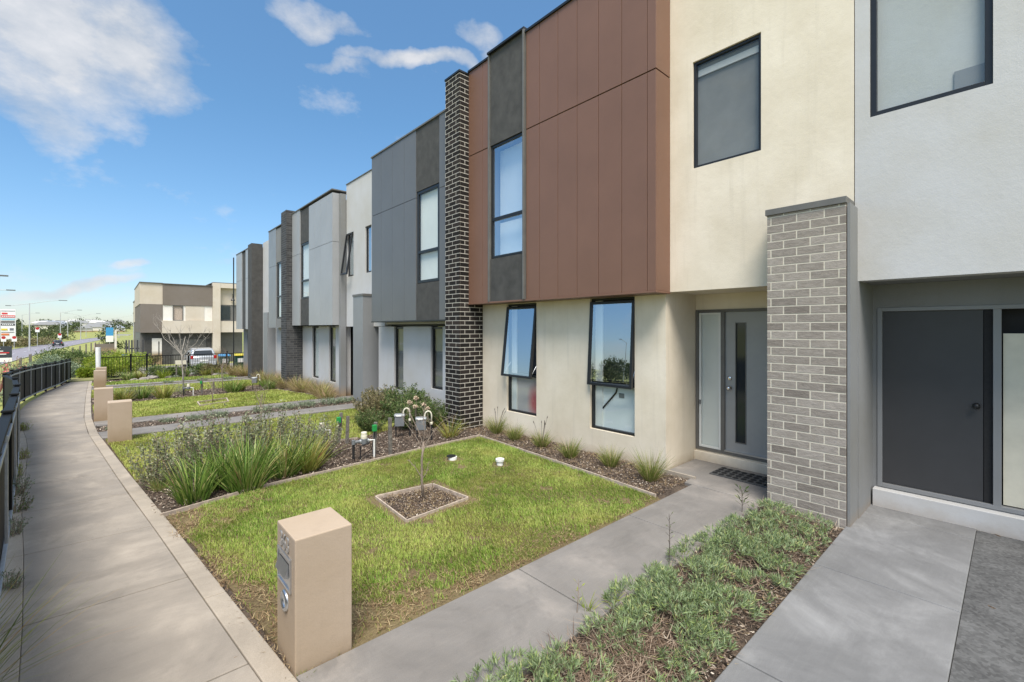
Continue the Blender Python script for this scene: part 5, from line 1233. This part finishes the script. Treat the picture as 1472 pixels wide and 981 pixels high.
for i, (x, y, s) in enumerate([(1.7,29.3,.28),(2.35,29.1,.2),(4.4,29.1,.22),(5.0,29.4,.25),(1.35,28.9,.22),(.95,28.8,.18)]):
    v = MB(); pts = []
    v.lathe((0, 0, 0), [(s*.7, -.05), (s, s*.12), (s*.8, s*.42), (s*.3, s*.55)], 9)
    o = v.build('garden_rock', 'rock'); 
    for q in o.data.vertices: q.co += Vector((rnd.uniform(-1, 1), rnd.uniform(-1, 1), rnd.uniform(-.6, .6)))*s*.18
    o.location = (x, y, gz(y)-.03); tag(o, 'weathered pale rock among the plants before the picket fence', 'rock', 'rocks in the far bed')
# sign board and bins
t = thing('display_board', (2.9, 28.4, gz(28.4)), 'small cream notice board on a timber post before the picket fence', 'sign')
MB().box(2.62, 3.08, 29.1, 29.14, .0, .22).build('board', 'cream_plastic', t); MB().box(2.64, 2.70, 29.15, 29.21, gz(29)-.1, .2).build('post', 'stake_timber', t); MB().box(3.0, 3.06, 29.15, 29.21, gz(29)-.1, .2).build('post', 'stake_timber', t)
def wbin(x, y, lid, label):
    zb = gz(y)-.02; t = thing('wheelie_bin', (x, y, zb), label, 'bin', 'wheelie bins by the driveway')
    MB().hexa([(x-.2,y-.24,zb+.05),(x+.2,y-.24,zb+.05),(x+.2,y+.24,zb+.05),(x-.2,y+.24,zb+.05)], [(x-.27,y-.32,zb+.95),(x+.27,y-.32,zb+.95),(x+.27,y+.32,zb+.95),(x-.27,y+.32,zb+.95)]).build('bin_body', 'bin_green', t, .02)
    MB().hexa([(x-.29,y-.35,zb+.955),(x+.29,y-.35,zb+.955),(x+.29,y+.35,zb+.955),(x-.29,y+.35,zb+.955)], [(x-.27,y-.32,zb+1.03),(x+.27,y-.32,zb+1.03),(x+.26,y+.34,zb+1.07),(x-.26,y+.34,zb+1.07)]).build('lid', lid, t, .01)
    MB().box(x-.15, x+.15, y-.318, y-.30, zb+.55, zb+.80).build('council_label', 'white_plastic', t)
    for s in (-1, 1): MB().lathe((x+s*.24-.02, y+.22, zb+.1), [(.1, 0), (.1, .04)], 14, 'x').build('wheel', 'rubber', t)
wbin(5.3, 32.2, 'blue_paint', 'wheelie bin with blue lid next to the hatchback')
wbin(6.1, 32.2, 'yellow_paint', 'wheelie bin with yellow lid nearest the grey end house')
wbin(1.0, 42, 'dark_paint', 'dark wheelie bin in front of the board fence')

# ------------------------------------------------------------------ CARS
def car(x, y, z, rot, paint, label, sc=1.0, lens='red_lens'):
    t = thing('parked_car', (x, y, z), label, 'car', None, baked=False); t.rotation_euler[2] = rot; t.scale = (sc,)*3
    def loft(secs):
        m = MB(); n = len(secs[0]); o = 0
        for s in secs: m.v += s
        for i in range(len(secs)-1):
            for k in range(n): m.f.append((i*n+k, i*n+(k+1) % n, (i+1)*n+(k+1) % n, (i+1)*n+k))
        m.f.append(tuple(range(n))[::-1]); m.f.append(tuple(range((len(secs)-1)*n, len(secs)*n))); return m
    def sec(yy, zlo, zmid, zt, wl, wt):
        return [(-wl*.94, yy, zlo), (wl*.94, yy, zlo), (wl, yy, (zlo+zmid)/2), (wl*.97, yy, zmid), (wt, yy, zt), (-wt, yy, zt), (-wl*.97, yy, zmid), (-wl, yy, (zlo+zmid)/2)]
    body = loft([sec(0, .35, .78, .86, .76, .66), sec(.08, .25, .85, .93, .82, .70), sec(.5, .22, .88, .97, .84, .74), sec(2.4, .20, .88, .96, .85, .76), sec(3.5, .22, .82, .86, .83, .7), sec(3.95, .28, .68, .72, .74, .62)])
    b = body.build('body', paint, t, 0.02, True)
    cab = loft([sec(.22, .86, .95, .97, .74, .72), sec(.42, .88, 1.20, 1.36, .72, .60), sec(.75, .9, 1.22, 1.47, .73, .60), sec(1.8, .9, 1.22, 1.48, .74, .60), sec(2.35, .9, 1.15, 1.34, .74, .62), sec(2.85, .86, .94, .96, .76, .70)])
    cab.build('cabin', paint, t, .02, True)
    MB().hexa([(-.60,.215,.97),(.60,.215,.97),(.62,.26,.96),(-.62,.26,.96)], [(-.52,.37,1.33),(.52,.37,1.33),(.52,.42,1.33),(-.52,.42,1.33)]).build('rear_window', 'car_glass', t)
    for s in (-1, 1):
        MB().hexa([(s*.735,.6,.98),(s*.745,.6,.98),(s*.745,2.5,.98),(s*.735,2.5,.98)][::s], [(s*.64,.8,1.36),(s*.655,.8,1.36),(s*.655,2.1,1.38),(s*.64,2.1,1.38)][::s]).build('side_window', 'car_glass', t)
        MB().box(s*.70-.09, s*.70+.09, -.012, .12, .74, .98).build('tail_light', lens, t, .015)
        for yy in (.75, 3.2):
            w = MB().lathe((s*.80-.1, yy, .31), [(.31, 0), (.31, .2)], 20, 'x').build('wheel', 'rubber', t)
            MB().lathe((s*.80+(.1 if s > 0 else -.115), yy, .31), [(.2, 0), (.17, .015)], 14, 'x').build('rim', 'silver_paint', w)
    MB().box(-.26, .26, -.02, 0.0, .56, .67).build('number_plate', 'white_plastic', t)
    MB().box(-.74, .74, -.05, .05, .28, .50).build('bumper', paint, t, .03)
    return t
car(4.95, 37.4, gz(38)-.03, 0.0, 'silver_paint', 'silver hatchback parked on the driveway before the garage', .96)
car(-9.9, 170, -2.96, 0.0, 'dark_paint', 'dark car driving away on the road', 1.15)
car(-21.5, 172, -2.97, 1.4, 'white_paint', 'white car near the sign pylon', 1.1)
car(-25.5, 176, -2.97, 1.5, 'blue_paint', 'blue car near the sign pylon', 1.1)

# ------------------------------------------------------------------ STREET LAMPS, SIGNS
def lamp(x, y, z, h, arms, label, r=.11):
    t = thing('street_lamp', (x, y, z), label, 'street lamp', 'street lamps along the road')
    MB().tube([(x, y, z), (x, y, z+h*.5), (x, y, z+h)], [r*1.3, r, r*.6], 8).build('pole', 'pole_steel', t)
    for dx, rise in arms:
        MB().tube([(x, y, z+h-.1), (x+dx*.5, y, z+h+rise*.6), (x+dx*.9, y, z+h+rise)], [.05, .045, .04], 6).build('arm', 'pole_steel', t)
        a, b = sorted((x+dx*.88, x+dx*1.15)); MB().box(a, b, y-.15, y+.15, z+h+rise-.06, z+h+rise+.08).build('lamp_head', 'lamp_head', t, .03)
    return t
lamps = [(-12.4,140.4,10.3,[(5,.8),(-3,-.6)],'tallest near street lamp with arms both ways, right of the sign pylon'),
 (-10.3,187,9.6,[(4,.8)],'street lamp on the verge behind the dark car'),
 (-13.3,93.6,10.2,[(3.2,.1)],'street lamp whose arm reaches in at the left edge, lower one'),
 (-10.7,67,10.1,[(2.9,.1)],'street lamp whose arm reaches in at the left edge, upper one'),
 (-7.8,244,9.8,[(5,1),(-4,1)],'third street lamp along the far verge'),
 (-24,250,10,[(4,.8)],'thin street lamp between the dark trees'),
 (-30,215,10,[(4,.8)],'thin street lamp just right of the sign pylon'),
 (-14,300,10,[(4,.8)],'distant street lamp left of centre of the road'),
 (-8.5,330,10,[(4,.8),(-4,.8)],'distant double armed street lamp by the road crest'),
 (-2.5,400,10,[(5,.8)],'distant street lamp above the road end'),
 (4.2,290,10,[(6,1.4)],'far street lamp left of the townhouses'),
 (-18,380,10,[(5,.8)],'far thin lamp above the skyline trees'),
 (0.5,460,10,[(5,.8)],'tiny lamp farthest along the road')]
for x, y, h, arms, lb in lamps: lamp(x, y, ground_h(x, y)-.1 if x > -10 else -3.1, h, arms, lb)
# pylon sign with shop panels
px_, py_ = -19.6, 177.0
t = thing('sign_pylon', (px_, py_, -3), 'tall pale shopping centre sign pylon with rows of coloured panels', 'sign')
MB().box(px_-1.45, px_+1.45, py_, py_+.5, -3.1, 6.9).build('pylon_body', 'white_plastic', t); MB().box(px_-1.5, px_-1.3, py_-.1, py_+.6, -3.1, 6.7).build('side_fin', 'pole_steel', t)
rows = [(6.3,6.6,'pole_steel',-1.1,1.3),(5.55,5.95,'red_paint',-1.0,.0),(4.7,5.3,'red_paint',-1.15,1.35),(4.0,4.45,'teal_paint',-1.1,1.3),(3.3,3.8,'grey_trim',-1.15,1.3),(2.6,3.1,'sign_dark',-1.15,1.3),(1.3,1.8,'yellow_paint',-1.1,.0),(1.3,1.9,'grey_plastic',.4,1.1),(.75,.9,'grey_trim',-1.1,1.2),(.0,.5,'orange_paint',-1.1,.3)]
for z0, z1_, mt, a, b in rows:
    MB().box(px_+a, px_+b, py_-.06, py_-.005, z0, z1_).build('shop_panel', mt, t)
m = MB()
for z, a, b in ((4.87, -1.0, 1.2), (2.72, -.9, 1.0)):
    x = a
    while x < b: m.box(px_+x, px_+x+.2, py_-.09, py_-.065, z, z+.26); x += .34
m.build('panel_lettering', 'white_plastic', t)
# dark sale board near the left edge
t = thing('sale_board', (-8.1, 67, -3), 'dark real estate board with red line and white text at the left edge', 'sign')
MB().box(-9.1, -7.12, 67, 67.06, -1.05, .10).build('board', 'sign_dark', t); MB().box(-9.1, -7.12, 66.985, 67.055, -1.45, -1.055).build('white_band', 'white_plastic', t)
MB().box(-9.0, -8.9, 67.07, 67.17, -3.1, .1).build('post', 'weathered_timber', t); MB().box(-7.3, -7.2, 67.07, 67.17, -3.1, .1).build('post', 'weathered_timber', t)
for z, a, b in ((-.15, -8.9, -7.9), (-.30, -8.9, -8.0), (-.72, -8.3, -7.5), (-.42, -8.6, -7.7)): MB().box(a, b, 66.975, 66.995, z, z+.08).build('text_line', 'white_plastic', t)
MB().box(-8.9, -7.3, 66.972, 66.995, -.60, -.50).build('red_line', 'red_paint', t)
# chevron board
t = thing('chevron_board', (-16, 135, -3), 'white and black chevron board on the verge by the pylon', 'sign')
MB().box(-18.0, -15.4, 135, 135.06, -2.7, -2.1).build('board', 'white_plastic', t)
m = MB()
for k in range(4):
    x = -17.9+k*.62; m.add([(x, 134.98, -2.7), (x+.25, 134.98, -2.7), (x+.5, 134.98, -2.4), (x+.25, 134.98, -2.1), (x, 134.98, -2.1), (x+.25, 134.98, -2.4)], [(0,1,2,5), (5,2,3,4)])
m.build('chevrons', 'sign_dark', t)
def red_sign(x, y, z0, z1_, label):
    t = thing('traffic_sign', (x, y, ground_h(x, y)), label, 'traffic sign', 'white traffic signs with red discs')
    MB().tube([(x, y, -3.1), (x, y, z0)], .05, 6).build('post', 'pole_steel', t); MB().box(x-.38, x+.38, y, y+.04, z0-.1, z0+.9).build('plate', 'white_plastic', t)
    MB().lathe((x, y-.02, z0+.8), [(.33, 0), (.33, .015)], 20, 'y').build('red_disc', 'red_lens', t)
red_sign(-13.2, 165, 1.0, 2.8, 'red disc sign on a white plate between two lamps')
red_sign(-9.6, 172, -.6, 1.8, 'red disc sign nearest the second street lamp')
red_sign(-17.2, 150, -1, .6, 'low red disc sign just right of the pylon')
red_sign(-15.6, 150, -1, .6, 'low red disc sign beside the tallest lamp')
# timber guide posts on the verge
gp_ = [(-4.1,42),(-3.5,40),(-2.9,46),(-2.6,52),(-2.4,58),(-2.1,64),(-1.8,70),(-1.5,76),(-1.2,82),(-.9,88)]
for x, y in gp_:
    z = ground_h(x, y); h = 1.6 if y < 45 else 1.1
    tag(MB().hexa([(x-.07,y-.07,z-.2),(x+.07,y-.07,z-.2),(x+.07,y+.07,z-.2),(x-.07,y+.07,z-.2)], [(x-.06,y-.06,z+h),(x+.06,y-.06,z+h),(x+.06,y+.06,z+h+.05),(x-.06,y+.06,z+h)]).build('timber_bollard', 'stake_timber'), 'grey timber bollard in the line along the verge beyond the fence', 'bollard', 'timber bollards along the verge')
# red stemmed leafless shrub beyond the fence
for i, (x, y, s, lb) in enumerate([(-3.6,30,1.3,'red flowering leafless shrub just beyond the panel fence'),(-4.9,31,1.1,'red flowering leafless shrub nearest the dark board'),(-3.2,33,1.0,'leafless shrub close to the end of the panel fence')]):
    t = thing('bare_shrub', (x, y, ground_h(x, y)), lb, 'shrub', 'leafless shrubs beyond the panel fence', baked=False); t.scale = (s,)*3
    tw, V, Q = leafy(22, 1.5, .8, 4, .08, .05, bottom=.7, twigr=.008); tw.build('stems', 'twig_red', t); npmesh('foliage', V, Q, 'flower_pink' if i < 2 else 'fountain_leaf', t)  # where pink, this foliage mesh holds the merged flowers
for i, (x, y, R, h) in enumerate([(-3.4,17,.8,.8),(-3.2,20.5,.9,.8),(-3.5,24,1.0,.8),(-3.0,13.5,.7,.7),(-5.0,27,1.2,.9),(-2.6,10.5,.6,.6)]):
    bush(x, y, ground_h(x, y), R, h, 'bluegrey_leaf', ['grey bush behind the fence bend', 'grey bush behind the far fence run', 'wide grey bush behind the fence', 'grey bush behind the near fence run', 'large grey bush on the slope below the road verge', 'small grey bush behind the nearest fence posts'][i], 1000, .09, group='grey bushes behind the panel fence')

# ------------------------------------------------------------------ TREES FAR
def tree(x, y, z, h, w, label, n=1300, mat='tree_leaf', ll=.45, group=None, lo=.25):
    t = thing('tree', (x, y, z), label, 'tree', group, baked=False)
    m = MB(); m.tube([(0, 0, -.3), (.1, 0, h*.3), (0, .1, h*.65)], [h*.03, h*.022, h*.01], 7)
    cen = []
    for k in range(9):
        a = rnd.uniform(0, 6.28); r = w*.5*rnd.uniform(.1, .75); cz = h*rnd.uniform(lo+.12, .85); cen.append((r*math.cos(a), r*math.sin(a), cz, w*rnd.uniform(.16, .3)))
        m.tube([(0, 0, h*rnd.uniform(.15, .4)), (cen[-1][0]*.5, cen[-1][1]*.5, cz*.75), cen[-1][:3]], [h*.012, h*.008, h*.003], 5)
    m.build('trunk', 'bark_dark', t)
    P = []
    for cx, cy, cz, cr in cen:
        d = sphere_dirs(n//9, .1); P.append(np.array([cx, cy, cz])+d*cr*rs.uniform(.5, 1.12, (len(d), 1))*np.array([1, 1, .85]))
    P = np.concatenate(P); d = rs.normal(size=P.shape)
    V, Q = leaves(P, d, ll*rs.uniform(.6, 1.3, len(P)), ll*.6*rs.uniform(.6, 1.2, len(P)))
    npmesh('crown', V, Q, mat, t)
    return t
TG = 'dark trees across the road'
for i, (x, y, h, w) in enumerate([(-30,225,8,9),(-25,232,7.5,9),(-33,240,9.5,9),(-21,240,6.5,8),(-38,230,6,9),(-44,232,6,9),(-17,250,5.5,8),(-27,260,7,10),(-52,236,6,9),(-14,262,4.8,7),(-21,285,5.5,9),(-60,240,6,9)]):
    tree(x, y, -3, h, w, 'dark green tree in the belt beyond the road, one of a merged row', 700, 'tree_leaf', .6, TG, .0)
for i, (x, y, h, w) in enumerate([(-18,165,2.0,5),(-16.5,175,2.2,6),(-22,172,2.4,6),(-15,188,2.0,6),(-20,190,2.4,7)]):
    bush(x, y, -3.05, w*.6, h, 'olive_leaf', ['low olive thicket closest to the road kerb', 'low olive thicket behind the nearest lamp', 'low olive thicket right of the pylon', 'low olive thicket before the second lamp', 'low olive thicket farthest from the road'][i], 700, .4, group='low thickets on the far verge')
tree(.6, 108, -3, 6.0, 4.5, 'dark tree left of the townhouses beyond the boundary wall', 900, 'tree_leaf', .4, None, .1)
t = thing('billboard', (-.6, 100, -3), 'small blue and white billboard left of the townhouses', 'sign')
MB().box(-.2, .7, 96, 96.1, .7, 2.0).build('board', 'blue_paint', t); MB().box(-.2, .7, 95.97, 96.08, -.3, .695).build('white_band', 'white_plastic', t); MB().tube([(.25, 96.15, -3.1), (.25, 96.15, 1.9)], .06, 6).build('post', 'pole_steel', t)
# reflected in the windows: trees and a lamp across the road on the open side
for i, (x, y, h, w) in enumerate([(-98,78,8.5,11),(-92,66,7.5,10),(-90,84,8,10),(-86,50,7.5,11),(-100,92,8,10),(-88,100,7.5,11),(-92,30,7.5,10)]):
    tree(x, y, -2.9, h, w, ['tree across the fields reflected in the slightly open window', 'smaller tree beside it across the fields', 'third tree across the fields', 'tree across the fields to the south', 'tree across the fields to the north', 'farthest north tree across the fields', 'farthest south tree across the fields'][i], 3600, 'tree_leaf', .6, 'trees across the fields on the open side')
lamp(-96, 72, -3, 13, [(3, .6)], 'street lamp standing among the trees across the fields')

# ------------------------------------------------------------------ SKYLINE HOUSES
hm = None
for i in range(34):
    D0 = rnd.uniform(430, 640); pxl = 58+i*3.6+rnd.uniform(-2, 2); u = (pxl-736)/648.
    fx, fy = .668+u*.744, .744-u*.668; d = D0/fy; x, y = fx*d, fy*d; z = ground_h(x, y)-.5
    t = thing('distant_house', (x, y, z), 'tiny pale house in the suburb on the horizon', 'house', 'houses on the distant ridge', baked=False)
    w, dp, h = rnd.uniform(9, 15), 10, rnd.uniform(2.8, 5.5)
    MB().box(-w/2, w/2, 0, dp, 0, h).build('wall', rnd.choice(['white_render', 'white_render', 'grey_render', 'pale_grey_render']), t)
    MB().add([(-w/2-.5, -.5, h), (w/2+.5, -.5, h), (w/2+.5, dp+.5, h), (-w/2-.5, dp+.5, h), (-w/2+3, dp/2, h+2.3), (w/2-3, dp/2, h+2.3)], [(0,1,5,4), (1,2,5), (2,3,4,5), (3,0,4), (3,2,1,0)]).build('roof', rnd.choice(['grey_render', 'grey_trim', 'mid_grey_render', 'galvanised']), t)
for i in range(16):
    pxl = rnd.uniform(-10, 185); u = (pxl-736)/648.; fx, fy = .668+u*.744, .744-u*.668; d = rnd.uniform(400, 600)/fy; x, y = fx*d, fy*d
    tree(x, y, ground_h(x, y), rnd.uniform(5, 9), rnd.uniform(8, 15), 'tiny dark tree between the houses on the horizon', 260, 'tree_leaf', 1.4, 'trees on the distant ridge', .0)

# ------------------------------------------------------------------ WORLD
SUN_EL, SUN_AZ = 60.0, 220.0     # azimuth measured clockwise from +Y
w = bpy.data.worlds.new('World'); S.world = w; w.use_nodes = True; nt = w.node_tree
bg = nt.nodes['Background']; bg.inputs['Strength'].default_value = 0.15
sky = nt.nodes.new('ShaderNodeTexSky'); sky.sky_type = 'NISHITA'; sky.sun_disc = False
sky.sun_elevation = math.radians(SUN_EL); sky.sun_rotation = math.radians(SUN_AZ); sky.air_density = 1.0; sky.dust_density = 0.4; sky.ozone_density = 2.2
tc = nt.nodes.new('ShaderNodeTexCoord'); g = tc.outputs['Generated']
def vmath(op, a, b=None):
    n = nt.nodes.new('ShaderNodeVectorMath'); n.operation = op
    for i, v in enumerate((a, b)):
        if v is None: continue
        if isinstance(v, bpy.types.NodeSocket): nt.links.new(v, n.inputs[i])
        else: n.inputs[i].default_value = v
    return n
def pdir(px, py):
    u = (px-736)/648.; v = Vector((.668+u*.744, .744-u*.668, (472-py)/648.)); return v.normalized()
nz = nt.nodes.new('ShaderNodeTexNoise'); nz.inputs['Scale'].default_value = 6.5; nz.inputs['Detail'].default_value = 9; nz.inputs['Roughness'].default_value = .62
nt.links.new(mapped(nt, g, (1, 1, 1.7)), nz.inputs['Vector'])
nw = nt.nodes.new('ShaderNodeTexNoise'); nw.inputs['Scale'].default_value = 3.2; nw.inputs['Detail'].default_value = 6
nt.links.new(g, nw.inputs['Vector'])
warp = vmath('ADD', g, vmath('MULTIPLY', vmath('SUBTRACT', nw.outputs['Color'], (.5, .5, .5)).outputs[0], (.30, .30, .30)).outputs[0]).outputs[0]
acc = None
def blob(px, py, rh, rv, amt=1.0):
    global acc
    c = pdir(px, py); right = Vector((c.y, -c.x, 0)).normalized(); up = right.cross(c).normalized()*1.0
    df = vmath('SUBTRACT', warp, tuple(c)).outputs[0]
    a = vmath('DOT_PRODUCT', df, tuple(right/rh)).outputs['Value']; b = vmath('DOT_PRODUCT', df, tuple(up/rv)).outputs['Value']; e = vmath('DOT_PRODUCT', df, tuple(c/max(rh, .2))).outputs['Value']
    r2 = math_(nt, 'ADD', math_(nt, 'ADD', math_(nt, 'MULTIPLY', a, a), math_(nt, 'MULTIPLY', b, b)), math_(nt, 'MULTIPLY', e, e))
    v = math_(nt, 'MULTIPLY', math_(nt, 'SUBTRACT', 1.0, r2, True), amt)
    acc = v if acc is None else math_(nt, 'MAXIMUM', acc, v)
blob(60, 50, .21, .13); blob(215, 70, .13, .11, 1.0); blob(30, 120, .10, .06, .8); blob(450, 5, .09, .025, .7); blob(470, 70, .07, .02, .6); blob(720, 60, .06, .025, .6); blob(20, 150, .10, .06, .8); blob(130, 15, .2, .06, .9)
blob(600, 72, .20, .022, .9); blob(680, 30, .06, .03, .6); blob(420, 0, .06, .02, .6); blob(590, 185, .07, .04, .55)
blob(108, 403, .10, .018, .8); blob(195, 380, .03, .01, .55); blob(350, 395, .12, .03, .35)
gen = ramp(nt, nw.outputs['Fac'], [(.30, (0,0,0)), (.50, (1,1,1))])     # extra broken cloud, added out of view to whiten the ambient light
sepd = nt.nodes.new('ShaderNodeSeparateXYZ'); nt.links.new(g, sepd.inputs[0])
side = math_(nt, 'MAXIMUM', math_(nt, 'MULTIPLY', math_(nt, 'SUBTRACT', .10, sepd.outputs['Y'], True), 2.5, True), math_(nt, 'MULTIPLY', math_(nt, 'SUBTRACT', sepd.outputs['Z'], .70, True), 6.0, True))     # unseen region behind the camera and overhead that gets the added cloud
acc = math_(nt, 'MAXIMUM', acc, math_(nt, 'MULTIPLY', math_(nt, 'MULTIPLY', gen, side), .9))
dens = ramp(nt, math_(nt, 'ADD', math_(nt, 'MULTIPLY', acc, 0.95), math_(nt, 'MULTIPLY', math_(nt, 'SUBTRACT', nz.outputs['Fac'], .5), 1.9)), [(.18, (0,0,0)), (.5, (.45,)*3), (.95, (.88,)*3)])
shade = ramp(nt, nz.outputs['Fac'], [(.34, (0.33, 0.37, 0.42)), (.66, (0.57, 0.57, 0.58))])
shv = vmath('MULTIPLY', shade, (5.0, 5.0, 5.0)).outputs[0]
fill_gain = math_(nt, 'ADD', 1.0, math_(nt, 'MULTIPLY', side, 0.9))  # added unseen cloud made brighter to lift the ambient light
shn = vmath('SCALE', shv); nt.links.new(fill_gain, shn.inputs['Scale']); shade = shn.outputs[0]
hs = nt.nodes.new('ShaderNodeHueSaturation'); hs.inputs['Saturation'].default_value = 1.0; hs.inputs['Value'].default_value = 1.0; nt.links.new(sky.outputs[0], hs.inputs['Color'])
elev = ramp(nt, sepd.outputs['Z'], [(0.0, (.44, .47, .53)), (.08, (.43, .49, .56)), (.22, (.43, .55, .60)), (.40, (.44, .60, .64)), (.8, (.60, .76, .78))])
skyc = vmath('MULTIPLY', hs.outputs[0], elev).outputs[0]
nt.links.new(mix(nt, dens, skyc, shade), bg.inputs['Color'])

sun = bpy.data.lights.new('sun', 'SUN'); sun.energy = 2.7; sun.angle = math.radians(28); sun.color = (1.0, .94, .85)
so = bpy.data.objects.new('sun', sun); COL.objects.link(so)
az, el = math.radians(SUN_AZ), math.radians(SUN_EL)
sd = Vector((math.sin(az)*math.cos(el), math.cos(az)*math.cos(el), math.sin(el)))
so.rotation_euler = sd.to_track_quat('Z', 'Y').to_euler(); so.location = (-5, -5, 20)

# ------------------------------------------------------------------ CAMERA
cam = bpy.data.cameras.new('camera'); co = bpy.data.objects.new('camera', cam); COL.objects.link(co); S.camera = co
co.location = (0, 0, 1.9); co.rotation_euler = (math.radians(90), 0, math.radians(-41.9))
cam.sensor_width = 36; cam.lens = 36*648/1472; cam.shift_y = -(490.5-472)/1472; cam.clip_start = .05; cam.clip_end = 9000
S.view_settings.view_transform = 'Standard'; S.view_settings.look = 'None'; S.view_settings.exposure = 0.98; S.view_settings.gamma = 1
for o in bpy.data.objects:
    if '_o' in o: del o['_o']
S.render.resolution_x = 1024; S.render.resolution_y = 682
